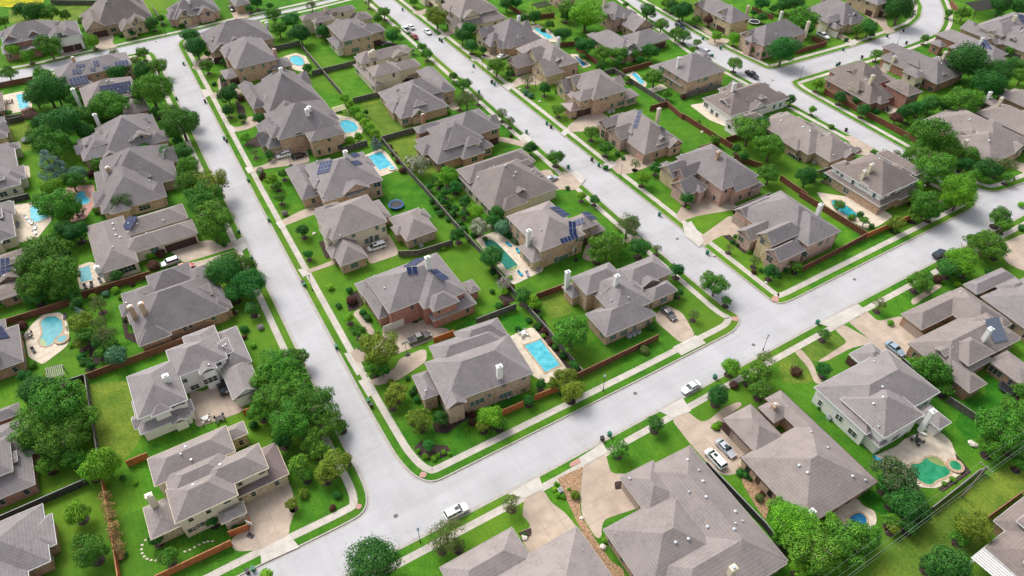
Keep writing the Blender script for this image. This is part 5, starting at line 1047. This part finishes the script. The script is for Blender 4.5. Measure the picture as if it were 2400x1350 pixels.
# ---------------------------------------------------------------- trees and shrubs  (x y r kind)
TREES = dict(
a="85 345 55 l,200 390 50 l,335 320 90 o,650 290 48 l,1070 160 48 d,580 150 38 o,150 70 60 d,240 90 80 d,345 90 70 o,460 105 40 o,620 95 32 l,20 150 45 o,55 510 58 o,290 520 60 o,220 590 30 d,800 368 38 s,1000 372 48 o,1100 470 75 o,950 430 50 s,820 510 68 d,1000 500 65 d,1340 250 62 d,1375 335 78 d,1450 460 52 o,1600 670 68 d,1600 775 45 d,330 640 110 d,450 650 90 d,240 680 75 o,210 800 55 p,1060 640 125 o,760 740 130 o,640 820 90 o,430 880 120 d,350 1000 115 o,250 950 65 o,350 1150 95 b,550 1220 55 t,500 1270 80 o,370 1330 80 l,1270 870 115 o,1200 800 80 o,1330 830 65 o,1100 790 40 d,1180 1090 68 d,1290 1070 68 d,1320 1160 75 o,1010 1050 55 d,690 1150 55 o,1920 100 58 o,2050 140 68 d,1960 200 58 o,2110 230 78 d,2270 220 55 d,2190 35 40 s,1800 10 48 d,1725 970 38 l,1790 1070 30 s,1815 835 42 d,1910 1260 48 l,1990 1220 38 o,1480 1300 115 y,1350 1290 110 o,2160 480 38 d,1505 590 18 d,1690 690 28 r,1700 820 28 d,1640 610 30 d,1580 560 25 d,1460 380 25 d,1580 430 25 d,1890 1090 30 d,1870 1030 30 l,1830 1200 32 w,450 590 60 d,540 700 70 o,1250 990 40 d,1160 870 45 o,100 330 30 o,1130 130 30 o,850 245 20 d,930 235 22 d,1430 130 14 d,1750 60 25 d,1900 40 25 d,1280 180 20 d,400 660 80 d,500 800 80 o,600 930 60 d,300 860 70 d,870 1240 30 t,640 1220 35 r,60 790 25 o,1950 1300 35 o,1850 1240 28 r,720 700 60 o",
b="430 1200 26 r,400 1130 24 r,370 1080 22 r,340 1030 22 r,660 1270 26 d,700 1300 24 d,1980 620 22 d,2100 420 30 d,1940 440 30 d,1700 400 26 d,1660 280 26 d,2020 450 26 o,190 15 35 s,300 85 48 o,255 130 38 o,360 255 48 d,385 215 35 l,510 10 32 o,670 120 78 y,640 80 50 o,890 205 55 d,850 250 55 d,915 320 52 d,1090 460 72 o,1360 115 48 d,1465 170 38 o,1560 240 58 d,1720 95 115 l,1590 60 75 o,1720 320 68 d,1850 370 65 o,1960 380 62 o,2165 360 58 d,2060 375 45 o,2250 170 55 o,2155 80 60 d,2355 230 55 o,570 330 38 o,600 375 45 o,790 535 33 o,860 590 56 o,880 700 70 s,830 720 50 s,960 690 40 s,1130 800 50 s,1185 850 45 s,1310 560 48 s,1430 620 48 d,1530 770 48 o,1295 650 25 t,1332 670 25 t,1760 930 55 o,1860 1040 55 o,2070 1150 42 s,2120 1250 58 l,2210 1180 45 d,1510 1105 62 o,1330 1040 48 d,750 1240 68 l,800 1310 50 d,620 1310 30 d,550 1150 78 w,480 1130 45 w,240 1000 48 b,1195 955 16 r,750 785 18 g,2200 540 72 o,1820 470 38 d,2290 660 35 o,2010 550 25 o,1160 20 55 d,1230 10 50 d,1580 110 40 d,20 690 38 l,60 735 38 l,100 775 40 l,135 825 45 l,165 865 42 l,200 900 45 l,235 945 40 l,120 960 32 l,60 990 38 l,20 1010 30 o,760 180 20 d,1000 350 28 d,1180 520 25 d,1210 500 20 l,1610 790 22 d,1530 1090 20 d,1940 1080 22 d,1330 1130 25 d,500 350 22 w,80 600 0 d,1860 1180 20 d,1980 1110 18 d,1380 860 0 d,170 790 25 d,1590 1320 18 d,1720 140 70 l,1280 130 40 d,1420 60 0 d,2330 40 45 d,2280 20 40 o,2380 100 35 o,1450 560 20 d,1180 480 25 o,1520 640 22 o,1330 430 0 o,930 30 18 o,1780 870 0 d,2000 30 25 o,680 1290 30 o,730 1350 40 d,840 1260 30 d,1420 210 20 d,1640 480 0 d",
c="10 65 78 d,100 140 38 o,190 135 42 r,365 270 46 l,235 250 40 l,575 330 32 d,705 355 98 d,850 130 95 o,880 200 45 d,1310 190 65 d,1240 210 48 o,1530 60 100 d,1450 40 58 d,10 250 48 o,105 297 30 o,70 345 26 l,368 445 55 o,760 700 38 d,912 770 28 l,950 590 48 l,1370 380 46 o,1460 340 38 s,1705 270 34 o,1975 90 55 o,2110 230 28 d,1990 430 125 d,2080 480 70 o,2230 500 88 d,2130 590 98 d,2300 350 35 o,1110 680 48 d,1222 700 32 d,1070 612 32 t,1270 775 46 d,1360 780 24 d,1560 790 58 d,1590 830 30 l,1740 730 68 d,1850 740 55 d,1960 710 110 o,2040 690 85 l,1730 950 145 o,1870 1040 95 o,1650 1110 100 o,2020 1090 75 o,2130 1190 88 d,1780 1180 125 o,1940 1320 120 l,2270 1160 75 s,470 910 110 o,620 1030 98 o,230 980 40 o,610 1220 80 o,430 1100 38 d,870 1240 78 d,1510 1080 34 s,1045 890 22 o,1340 1070 25 o,720 30 68 d,560 20 55 d,800 20 60 d,565 120 38 d,640 60 30 d,2240 30 80 d,2370 50 60 d,2390 530 65 o,930 1230 38 o,110 850 18 l,5 680 25 r,1640 1300 60 l,500 90 25 d,500 350 28 o,560 380 25 d,430 300 20 d,1150 280 18 d,1870 90 30 o,1650 760 60 d,2180 620 80 d,2330 450 60 d,1500 830 45 r,1660 860 35 o,690 40 30 d,380 1040 35 d,1180 620 0 d,1000 1240 30 d,2290 1250 40 o,2060 1230 55 o,1980 1150 60 d,2210 1200 45 d,2390 1040 35 d,560 870 60 d,380 870 55 o,1860 1240 60 o,1000 30 0 d,1330 240 25 d,1200 170 0 d",
d="400 90 125 o,300 60 75 o,520 110 70 o,460 170 60 o,300 430 145 o,400 560 140 o,240 650 105 o,430 680 90 o,330 520 100 d,540 280 78 d,450 270 70 d,860 70 78 q,1440 40 120 o,1500 180 125 o,1500 270 85 o,1380 0 60 y,1570 560 115 d,1740 640 115 d,1720 520 85 o,1620 470 70 o,1640 700 80 d,1770 820 55 d,1575 370 24 d,820 590 42 d,1055 445 32 g,1080 520 42 r,1130 430 35 r,500 720 55 d,540 790 48 d,560 850 45 b,810 690 30 g,650 740 30 g,742 715 26 t,690 790 68 s,570 920 88 y,600 1010 70 o,740 1010 85 s,690 930 60 s,770 1080 60 o,820 1150 70 t,600 1200 45 d,575 1160 35 d,640 1220 38 d,1715 965 32 d,1830 950 26 x,1960 1230 135 o,2090 1160 85 o,1880 1300 110 o,2050 1290 110 o,170 1290 45 d,15 800 28 l,2130 270 48 d,2165 440 33 d,2320 670 28 l,2380 800 25 d,1970 40 42 o,680 130 28 g,150 940 38 r,230 1220 30 o,500 1080 20 l,850 740 22 g,880 900 18 d,1650 850 20 r,1720 1020 20 r,1780 1080 22 l,2000 150 25 x,930 650 18 r,250 730 70 d,160 560 80 o,350 350 80 o,700 1130 45 o,690 1050 55 d,560 1060 50 y,2270 100 16 l,2150 520 0 d,440 380 60 o,180 700 70 o",
e="640 60 26 d,665 110 24 o,690 150 28 d,725 130 26 o,780 160 28 d,800 120 30 d,860 150 30 d,900 110 35 o,860 260 30 d,930 300 26 d,900 340 20 o,1010 330 22 d,1060 560 26 d,1090 600 24 o,1150 700 26 l,1060 700 20 d,950 140 60 l,870 65 48 d,1090 155 60 d,970 245 75 w,1060 200 45 d,1130 250 55 t,720 70 32 d,755 190 24 d,835 215 28 d,820 300 58 d,717 395 20 g,1055 455 88 d,1140 640 55 x,1280 730 68 d,1345 770 52 l,1620 1000 125 o,1560 950 70 o,1870 380 110 o,1800 430 70 o,1940 360 65 o,2095 390 75 d,2010 240 95 s,2040 220 60 o,2220 400 38 s,1780 50 38 d,1690 25 35 l,2360 550 58 d,2370 700 35 d,55 690 26 d,70 765 38 r,55 885 38 l,120 980 52 o,265 1100 125 y,180 1060 70 o,230 1220 90 o,465 1310 22 d,1580 1310 88 y,1500 1340 50 y,2130 1110 34 s,350 1340 32 y,1385 940 32 d,1430 975 28 r,1640 1220 40 d,2190 950 34 d,1110 800 30 d,1160 790 28 r,1240 960 22 d,1320 900 25 d,150 850 30 d,185 885 30 d,1500 1090 25 d,1560 1150 28 d,1420 1010 20 l,1220 345 30 t,1250 355 22 d,1180 300 28 d,1190 600 18 l,760 100 22 d,700 40 25 d,1190 670 30 r,250 980 18 g,1240 1240 0 d,290 1250 55 d,1470 1060 25 r,20 620 0 d,740 140 20 t,1390 880 25 d,1380 800 35 l,1610 1290 0 d,1670 880 0 d,2440 110 18 g,2340 730 20 d",
f="230 650 90 o,180 600 55 o,310 765 36 o,80 860 42 s,30 40 55 d,330 390 33 s,510 480 46 s,620 560 58 d,800 520 48 o,465 420 18 g,370 310 14 c,440 350 13 c,570 440 12 c,1510 220 58 y,1100 90 42 o,1190 180 28 o,1280 200 36 o,1720 90 105 o,1640 150 60 o,1950 30 100 l,1860 60 52 l,2230 170 78 o,2260 230 60 o,2140 360 110 o,2060 340 70 o,2220 400 70 o,1950 470 105 l,1880 530 80 d,1990 540 60 o,1660 630 78 o,1700 590 50 o,1390 790 56 s,1790 610 36 r,1000 1000 48 o,800 1260 42 r,1000 1250 58 d,580 1170 75 s,540 1270 85 o,470 1300 60 o,340 1230 66 l,1770 1250 110 o,1680 1210 70 o,1850 1300 60 o,1460 920 26 g,2390 250 30 d,1720 690 25 w,1830 500 40 d,710 540 22 d,680 590 20 d,500 560 20 r,1930 650 25 l,350 350 18 d,380 370 16 d,2380 90 25 l,1640 30 60 o,1250 160 25 d,1330 240 20 d,1420 760 0 d,550 550 18 d,740 560 18 d,1330 1330 0 d,1500 270 20 l,2150 560 25 d,1750 150 55 d",
g="400 140 180 o,250 300 145 o,560 250 110 o,430 400 140 o,230 430 90 o,280 60 120 d,500 60 90 o,330 560 80 o,520 520 90 o,730 560 115 l,640 610 80 l,540 900 90 l,640 1180 100 o,560 1100 60 o,735 790 45 n,755 860 48 n,775 930 50 n,790 1000 50 n,810 1070 50 n,830 1140 48 n,840 1200 42 n,1095 1090 52 d,1180 1210 75 o,1490 960 48 d,1870 1340 48 l,1830 180 90 o,1940 100 120 o,2050 250 140 o,2200 150 140 o,2300 280 100 o,2190 380 90 o,1980 380 80 d,1850 60 80 o,2080 40 110 o,2100 560 80 o,2150 640 50 o,2330 560 95 y,2280 640 70 y,2050 840 48 y,2130 770 42 y,2250 460 75 o,2370 780 32 d,870 1200 25 d,1650 1010 26 d,1780 290 35 d,2340 1000 0 d,860 660 22 d,1120 1190 40 o,1040 1320 0 d,2340 870 25 r,1590 980 22 d,950 700 18 l",
h="380 60 80 y,350 130 50 y,560 250 90 y,500 230 55 y,700 240 52 d,610 430 45 d,1060 230 85 l,1110 270 60 o,1000 290 50 y,1320 110 44 d,920 275 32 r,1620 50 90 y,1560 20 50 o,1195 830 75 s,740 1060 110 s,700 1130 70 s,820 1130 60 s,220 1260 165 d,1950 450 76 o,2210 280 64 d,1640 780 38 y,30 530 50 y,0 290 48 o,540 470 20 l,720 480 20 l,680 500 20 l,590 510 24 l,650 520 24 l,760 490 16 l,1500 740 22 g,1520 780 22 g,1560 790 22 g,1510 700 18 l,1600 740 14 l,1855 1100 22 l,1400 0 40 d,1270 30 35 d,1260 1080 16 l,1290 1060 16 d,880 320 16 l,500 60 30 d,530 110 28 d,520 30 25 d,920 215 30 r,860 190 30 r,820 230 28 r",
i="250 80 85 d,550 40 78 o,360 5 34 r,1500 640 130 q,1440 700 80 d,1590 850 110 d,1680 900 70 d,760 990 150 l,700 880 90 l,900 1150 170 o,1150 1100 140 o,1300 1080 100 o,1470 960 60 o,1480 1010 48 y,2250 320 160 o,2340 200 110 o,2180 440 90 o,2340 420 90 d,2380 560 60 o,2050 1000 110 y,1960 1080 60 o,1860 1290 140 d,1960 1340 80 d,1740 1270 70 d,230 300 28 g,255 280 22 l,410 620 34 d,440 640 28 d,1850 30 62 o,2380 40 60 o,1900 670 24 l,1840 700 20 l,1000 1250 100 o,820 1290 70 l,540 800 34 s,1580 360 18 l,1600 1000 60 d,700 1080 80 o,1040 960 70 l,1210 1180 90 o,480 660 24 d,560 770 22 r,1530 900 40 r,2020 500 0 d,960 170 14 d,1640 790 60 d,1480 820 60 d")
KIND['g'] = ('shrub', 'green'); KIND['c'] = ('cone', 'dark cypress')
M['g'] = M['l']; M['c'] = M['d']
for t_, s_ in TREES.items():
    for q_ in s_.split(','):
        x_, y_, r_, k_ = q_.split()
        if float(r_) > 5: tree(t_, float(x_), float(y_), float(r_) * (1.12 if float(r_) > 90 else 1.0), k_, 'g' if k_ == 'g' else None)
# ---------------------------------------------------------------- fences (top edge in the photo)
W_ = 'weathered grey board fence'; B_ = 'red-brown board fence'; O_ = 'orange-stained board fence'; K_ = 'blackened board fence'
for t_, c_, s_ in (('a', 'b', '-60,592 228,538'), ('a', 'g', '30,840 150,815'), ('a', 'g', '0,822 210,792'), ('a', 'g', '1065,30 1135,150'), ('a', 'g', '1930,325 2110,285'), ('a', 'g', '2112,305 2400,645 2530,800'),
    ('a', 'g', '350,0 680,5'), ('a', 'g', '2190,500 2400,448'), ('b', 'g', '0,450 110,418'), ('b', 'g', '80,690 360,622'), ('b', 'g', '280,960 530,890'), ('b', 'g', '280,962 450,1165 620,1350'),
    ('b', 'g', '0,1040 180,985'), ('b', 'g', '1850,495 1920,478 2280,705'), ('b', 'b', '1980,485 2185,430'), ('b', 'b', '2175,745 2290,712 2400,805'), ('b', 'b', '1540,300 1650,290'), ('b', 'b', '1650,320 1800,425'), ('b', 'b', '1160,20 1310,110 1500,90'),
    ('c', 'b', '0,795 360,1020'), ('c', 'g', '0,662 272,585'), ('c', 'b', '805,350 1020,288'), ('c', 'b', '915,250 1012,290'), ('c', 'b', '1000,622 1235,750 1430,850 1650,970'), ('c', 'b', '1890,0 1940,60'), ('c', 'b', '490,45 640,112'),
    ('c', 'b', '120,1030 265,985'), ('c', 'b', '310,965 420,935'), ('c', 'b', '370,1080 470,1120 560,1150'), ('c', 'b', '690,1230 790,1300 880,1360'), ('c', 'g', '940,1205 1060,1165'), ('c', 'g', '2250,350 2400,395'),
    ('f', 'b', '830,-5 1305,285 1150,370 850,522'), ('f', 'k', '362,112 620,5'), ('f', 'o', '1305,288 1450,225 1620,155'), ('f', 'k', '1550,1165 1640,1250'),
    ('d', 'b', '-30,915 480,755'), ('d', 'b', '565,705 1055,555'), ('d', 'b', '600,1280 1285,1025'), ('d', 'b', '1290,1022 1500,935'), ('d', 'k', '380,1350 588,1282'), ('d', 'k', '-20,62 195,10'),
    ('g', 'g', '592,-65 640,240 680,480'), ('g', 'k', '-20,935 600,665'), ('g', 'o', '880,545 1030,482'), ('g', 'o', '710,670 770,1000 825,1350'), ('g', 'o', '1085,1350 1620,1098'), ('g', 'o', '1600,1040 1735,990 1745,930'), ('g', 'o', '1705,185 1785,158'),
    ('e', 'g', '600,-20 800,210 990,410 1215,690 1460,965 1700,1255'), ('e', 'g', '400,415 540,410 785,335'), ('e', 'g', '950,890 1230,785'), ('e', 'o', '650,1025 795,970'), ('e', 'b', '1650,1280 2235,1000'), ('e', 'b', '1375,715 1580,640'),
    ('h', 'o', '1130,185 1280,120'), ('h', 'o', '1360,78 1540,5'), ('i', 'g', '1875,85 2110,240'), ('i', 'g', '1760,865 2085,605 2150,585'), ('i', 'k', '170,545 590,980 740,1170'), ('i', 'b', '2130,945 2420,735'), ('h', 'g', '1700,1070 1900,1360')):
    fence(t_, s_, c_, dict(g=W_, b=B_, o=O_, k=K_)[c_])
# ---------------------------------------------------------------- bins, lamps, cars
for s_ in "a 1290 445 G,a 1240 690 G,a 1440 710 K,a 1575 970 G,a 1592 987 K,a 1745 1265 G,b 430 65 G,b 690 275 G,b 706 286 K,b 930 462 G,b 1058 575 K,b 1077 590 G,b 967 645 G,b 1445 865 G,b 1475 890 K,b 1302 925 G,b 1597 1172 G,b 1762 1120 K,b 1810 1158 G,c 143 268 G,c 267 335 G,c 1130 345 G,c 1440 250 G,c 1552 215 K,c 1575 300 K,c 1103 446 K,c 1086 455 G,c 1262 400 K,c 1150 912 K,c 1415 1062 G,c 210 390 G,c 605 603 G,d 1677 275 G,d 1890 195 G,d 2130 635 K,d 2140 652 G,d 2365 1090 G,d 1768 460 G,e 2238 155 G,f 175 425 G,f 950 915 G,f 228 1300 G,g 1740 1320 K,g 1778 1300 G,h 190 120 G,h 210 150 K,h 1835 385 K,h 1887 353 G".split(','):
    t_, x_, y_, k_ = s_.split(); wheelie(t_, float(x_), float(y_), k_)
for t_, x_, y_ in (('h', 555, 1112), ('h', 1840, 48), ('d', 2198, 692), ('b', 1963, 1258), ('b', 1365, 612), ('b', 995, 492), ('c', 1508, 312), ('f', 565, 1112), ('c', 822, 558), ('a', 1165, 240), ('a', 1602, 960)): lamp(t_, x_, y_)
for a_ in (('h', 808, 892, 'u+', 'suv', 'white', ('white estate car parked at the kerb', True)), ('o', 1619, 906, 'u-', 'sedan', 'white', ('white saloon car driving on the street', False)),
    ('f', 1812, 430, 'u+', 'suv', 'navy', ('dark navy crossover on the street', True)), ('f', 1497, 1097, 'v+', 'sedan', 'blue', ('pale blue saloon car on the drive', False)),
    ('i', 305, 448, 'v+', 'sedan', 'silver', ('silver car with black sunroof', True)), ('i', 232, 522, 'v-', 'minivan', 'white', ('long white people carrier', True)),
    ('e', 548, 1022, 'u+', 'pickup', 'gray', ('charcoal pickup with black bed cover', False)), ('e', 246, 380, 'u-', 'minivan', 'white', ('white minivan in the court', True)), ('e', 2305, 850, 'v+', 'sedan', 'gray', ('dark grey saloon on the drive', False)),
    ('d', 1195, 490, 'u-', 'suv', 'silver', ('silver off-road car beside clipped bushes', False)), ('d', 1285, 532, 'u+', 'pickup', 'red', ('red pickup half hidden by a roof', False)),
    ('a', 1990, 1085, 'u-', 'suv', 'white', ('white off-road car', True)), ('a', 2100, 1090, 'u+', 'sedan', 'black', ('black saloon car', False)), ('a', 1540, 422, 'u+', 'suv', 'white', ('white off-road car before the garage', False)), ('a', 1545, 392, 'u+', 'sedan', 'maroon', ('dark maroon saloon before the garage', False)),
    ('a', 1628, 57, 'v+', 'sedan', 'black', ('small black saloon on the short drive', False)), ('b', 455, 203, 'v-', 'pickup', 'white', ('white pickup parked on the street', False)), ('b', 487, 182, 'v-', 'sedan', 'white', ('white saloon beside the parked pickup', False)),
    ('b', 605, 217, 'v+', 'sedan', 'white', ('white saloon driving down the street', False)), ('b', 512, 250, 'v-', 'sedan', 'red', ('red car parked at the kerb', False)), ('b', 1138, 390, 'u+', 'sedan', 'white', ('white saloon on the drive', False)),
    ('b', 468, 550, 'u+', 'sedan', 'black', ('black saloon by the garage', False)), ('b', 1470, 1252, 'u+', 'sedan', 'silver', ('silver car nosed behind the house corner', False)), ('c', 175, 360, 'v+', 'sedan', 'silver', ('silver saloon on the side street', False)),
    ('c', 488, 522, 'v+', 'pickup', 'black', ('black pickup at the junction', False)), ('c', 988, 248, 'v+', 'pickup', 'white', ('white pickup on the driveway', False)), ('c', 1212, 1050, 'u+', 'sedan', 'gray', ('dark car by the house corner', False)),
    ('g', 1560, 18, 'v-', 'sedan', 'black', ('small black car in the courtyard', False)), ('b', 2382, 180, 'v+', 'suv', 'navy', ('dark car on the upper side street', False)), ('b', 312, 300, 'u+', 'sedan', 'gray', ('dark violet-grey car by the garage', False))):
    car(*a_)
# ---------------------------------------------------------------- garden furniture and small things
for t_, x_, y_ in (('e', 2025, 1012), ('e', 2058, 997), ('e', 2090, 982), ('e', 562, 376), ('b', 1885, 785), ('b', 1912, 778), ('c', 925, 1140), ('c', 945, 1130), ('b', 2250, 1085), ('b', 2280, 1070), ('d', 1570, 880), ('c', 140, 590), ('i', 950, 125), ('i', 1030, 235), ('h', 1540, 748), ('e', 2170, 905)): ac(t_, x_, y_)
trampoline('e', 385, 85, 2.1, 'blue'); trampoline('c', 505, 150, 2.2, 'white'); trampoline('a', 190, 975, 1.8, 'dark'); trampoline('i', 2290, 25, 1.8, 'dark')
hoop('e', 465, 1145, .5); hoop('g', 1762, 1068, -.4); hoop('d', 2318, 75, .4); hoop('a', 2045, 1165, .3); hoop('e', 1650, 480, 1.2)
pergola('a', '2330,760 2420,735 2450,775 2345,790', 2.8, 'cream', 'cream poolside pavilion roof'); pergola('d', '318,1245 440,1215 445,1290 330,1310', 2.4, 'grey', 'weathered grey lattice pergola')
pergola('i', '2030,1230 2135,1145 2480,1400 2350,1500', 2.7, 'white', 'white slatted patio cover', True); pergola('b', '1340,30 1440,5 1475,30 1380,60', 2.7, 'dark', 'dark slatted poolside pergola')
pergola('c', '1990,20 2190,-10 2260,50 2060,80', 3.2, 'dark', 'long dark slatted pergola')
for s_ in "d 205 205 Lw,d 245 250 Lw,d 245 285 Lw,d 120 235 Lg,d 185 180 Lw,d 600 668 Ld,d 640 655 Ld,d 705 625 Ld,d 235 1115 Ld,d 455 880 Ld,e 1182 368 Lb,e 1245 415 Lb,e 1262 575 Lb,e 1310 580 Lg,e 1365 492 Lb,e 1385 540 Lg,b 1312 175 Lw,b 1352 165 Lw,i 1655 395 Lw,i 1690 345 Lw,i 1380 530 Lb,d 220 215 Lw".split(','):
    t_, x_, y_, k_ = s_.split(); chairset(t_, float(x_), float(y_), k_, {'Lw': 'white sun lounger', 'Ld': 'black wicker lounger', 'Lb': 'blue garden seat', 'Lg': 'grey cushioned seat'}[k_])
for s_ in "e 1280 995 Tw,h 1185 70 Tw,g 1445 245 Tw,a 68 715 Td,d 195 1010 Td,b -20 780 Td,e 1350 520 Td,d 560 150 Td,i 1650 400 Td,g 1545 245 Td,c 1440 770 Td,b 1560 150 Td".split(','):
    t_, x_, y_, k_ = s_.split(); chairset(t_, float(x_), float(y_), k_, {'Tw': 'round pale patio table', 'Td': 'round dark patio table'}[k_])
for t_, x_, y_ in (('h', 383, 928), ('h', 2067, 66), ('f', 1208, 615), ('f', 498, 1075), ('e', 2362, 330), ('a', 1097, 292), ('c', 632, 565), ('b', 922, 507), ('a', 1605, 1313)):
    p_ = G(t_, x_, y_, -.14); mb_ = MB(); mb_.tube((p_.x, p_.y, -.15), (p_.x, p_.y, -.128), .42, .42, 16); o_ = mb_.build('manhole_cover', mat('cast_iron', (.13, .11, .11), .7), None, p_)
    near(o_, 'round iron manhole cover in the road', 'manhole cover', p_)
for k_, (x_, y_) in enumerate(((1023, 1098), (1000, 1132), (995, 1163), (1000, 1190), (1015, 1213), (1035, 1230), (1063, 1238), (1097, 1240), (1300, 1178), (1335, 1165), (1368, 1148), (1402, 1130), (1435, 1115), (1462, 1108), (1495, 1105))):
    p_ = G('g', x_, y_); mb_ = MB(); mb_.prism([p_ + Vector((math.cos(a * 1.05) * .28, math.sin(a * 1.05) * .2, 0)) for a in range(6)], -.02, .05); o_ = mb_.build('stepping_stone', M['stonepave'], None, p_)
    near(o_, 'flat pale stepping stone', 'stepping stone', p_, 'stepping stones across the lawn')
def boulder(t, x, y, r, c='boulder_pale'):
    p = G(t, x, y); bm = bmesh.new(); bmesh.ops.create_icosphere(bm, subdivisions=2, radius=r)
    for v in bm.verts: v.co *= TR.uniform(.75, 1.15); v.co.z *= .6
    me = bpy.data.meshes.new('boulder'); bm.to_mesh(me); bm.free(); me.materials.append(mat(c, (.6, .55, .48), .9, var=.1)); o = bpy.data.objects.new('boulder', me); COL.objects.link(o); o.location = p + Vector((0, 0, r * .3)); near(o, 'pale limestone boulder', 'boulder', p, 'pale boulders in the beds')
for a_ in (('i', 2030, 425, .8), ('i', 2050, 432, .6), ('h', 1690, 945, .4), ('h', 1840, 1150, .6), ('d', 2210, 295, .5), ('d', 1660, 845, .4), ('d', 1822, 870, .3), ('b', 1395, 715, .5), ('a', 1450, 522, .45), ('c', 135, 930, .5), ('h', 1285, 1085, .6), ('f', 220, 447, .4), ('f', 585, 640, .45), ('b', 1255, 628, .5)): boulder(*a_)
# utility pole and its wires above the mown strip
pb = G('i', 1962, 798); best = min(range(60, 160), key=lambda z: (G('i', 2165, 600, z / 10).xy - pb.xy).length); ph = best / 10
up = empty('utility_pole', pb); mb = MB(); mb.tube((0, 0, -.3), (0, 0, ph), .17, .12, 8); mb.build('pole', mat('pole_wood', (.2, .17, .14), .9), up)
wd = (G('i', 1345, 1250, ph) - G('i', 2400, 470, ph)); wd.z = 0; wd.normalize(); wn = Vector((-wd.y, wd.x, 0))
mb = MB(); mb.box((0, 0), wn, wd, 1.2, .06, ph - .25, ph - .1); mb.build('crossarm', mat('pole_wood', (.2, .17, .14), .9), up)
for s in (-1.1, 0, 1.1): mb = MB(); mb.tube(wn * s + Vector((0, 0, ph - .1)), wn * s + Vector((0, 0, ph + .15)), .06, .04, 6); mb.build('insulator', M['whitetrim'], up)
tag(up, 'wooden utility pole with crossarm above the mown strip at bottom right', 'utility pole')
for n_, s in enumerate((-1.1, 0, 1.1, .5)):
    z = ph + (.15 if n_ < 3 else -1.2); mb = MB(); a = pb + wn * s - wd * 46 + Vector((0, 0, z)); b = pb + wn * s + Vector((0, 0, z)); c = pb + wn * s + wd * 70 + Vector((0, 0, z))
    for p0, p1 in ((a, b), (b, c)):
        prev = None
        for k in range(17):
            f = k / 16; q = p0.lerp(p1, f) - Vector((0, 0, 4 * f * (1 - f) * 1.0))
            if prev is not None: mb.tube(prev, q, .014 if n_ != 3 else .028, None, 4, cap=False)
            prev = q
    o = mb.build('power_line', mat('wire', (.2, .2, .2), .5), None, pb); tag(o, ('outermost left', 'middle', 'outermost right', 'thick lower')[n_] + ' overhead wire running along the mown strip on the utility pole', 'power line', 'overhead wires on the utility pole')
# ---------------------------------------------------------------- words for where each thing is
def topx(p):
    d = Vector(p) - Vector((0, 0, CAMH)); c, s = math.cos(_t), math.sin(_t)
    zc = d.y * c - d.z * s; yc = d.y * s + d.z * c
    return 1200 + FPX * d.x / zc, 675 - FPX * yc / zc
groups = {}
for o, look, cat, p in NEAR:
    best = None
    for h in HOUSES:
        u, v = p.dot(h['U']), p.dot(h['V']); u0, u1, v0, v1 = h['ext']
        du = max(u0 - u, 0, u - u1); dv = max(v0 - v, 0, v - v1); d = math.hypot(du, dv)
        hx = topx(h['O'])
        if not (-60 < hx[0] < 2460 and -80 < hx[1] < 1430): d += 6
        if best is None or d < best[0]: best = (d, h)
    h = best[1]; a = topx(p); b = topx(h['O'] + Vector((0, 0, 2)))
    dx, dy = a[0] - b[0], (a[1] - b[1]) * 1.35
    if abs(dx) > abs(dy): rel = 'left of' if dx < 0 else 'right of'
    else: rel = 'behind' if dy < 0 else 'in front of'
    groups.setdefault((look, rel, h['phrase']), []).append((a, o, cat))
ORD = ['', 'second', 'third', 'fourth', 'fifth', 'sixth', 'seventh', 'eighth', 'ninth', 'tenth', 'eleventh', 'twelfth', 'thirteenth', 'fourteenth', 'fifteenth', 'sixteenth', 'seventeenth', 'eighteenth', 'nineteenth']
NUM = ['', '', 'two', 'three', 'four', 'five', 'six', 'seven', 'eight', 'nine', 'ten', 'eleven', 'twelve', 'thirteen', 'fourteen', 'fifteen', 'sixteen', 'seventeen', 'eighteen', 'nineteen', 'twenty']
for (look, rel, ph_), L in groups.items():
    xs = [q[0][0] for q in L]; ys = [q[0][1] for q in L]
    horiz = (max(xs) - min(xs)) >= (max(ys) - min(ys))
    L.sort(key=lambda q: q[0][0] if horiz else q[0][1]); n = len(L)
    for k, (a, o, cat) in enumerate(L):
        if n == 1: s = look
        else:
            e0, e1, f0 = ('leftmost', 'rightmost', 'from left') if horiz else ('topmost', 'lowest', 'from top')
            w1 = e0 if k == 0 else e1 if k == n - 1 else (ORD[k] + ' ' + f0)
            s = w1 + ' ' + look
            if k not in (0, n - 1): s = ORD[k] + ' ' + look + ' ' + f0
        s = s + ' ' + rel + ' ' + ph_
        w_ = s.split()
        if len(w_) > 16: s = ' '.join(w_[:16])
        o['label'] = s
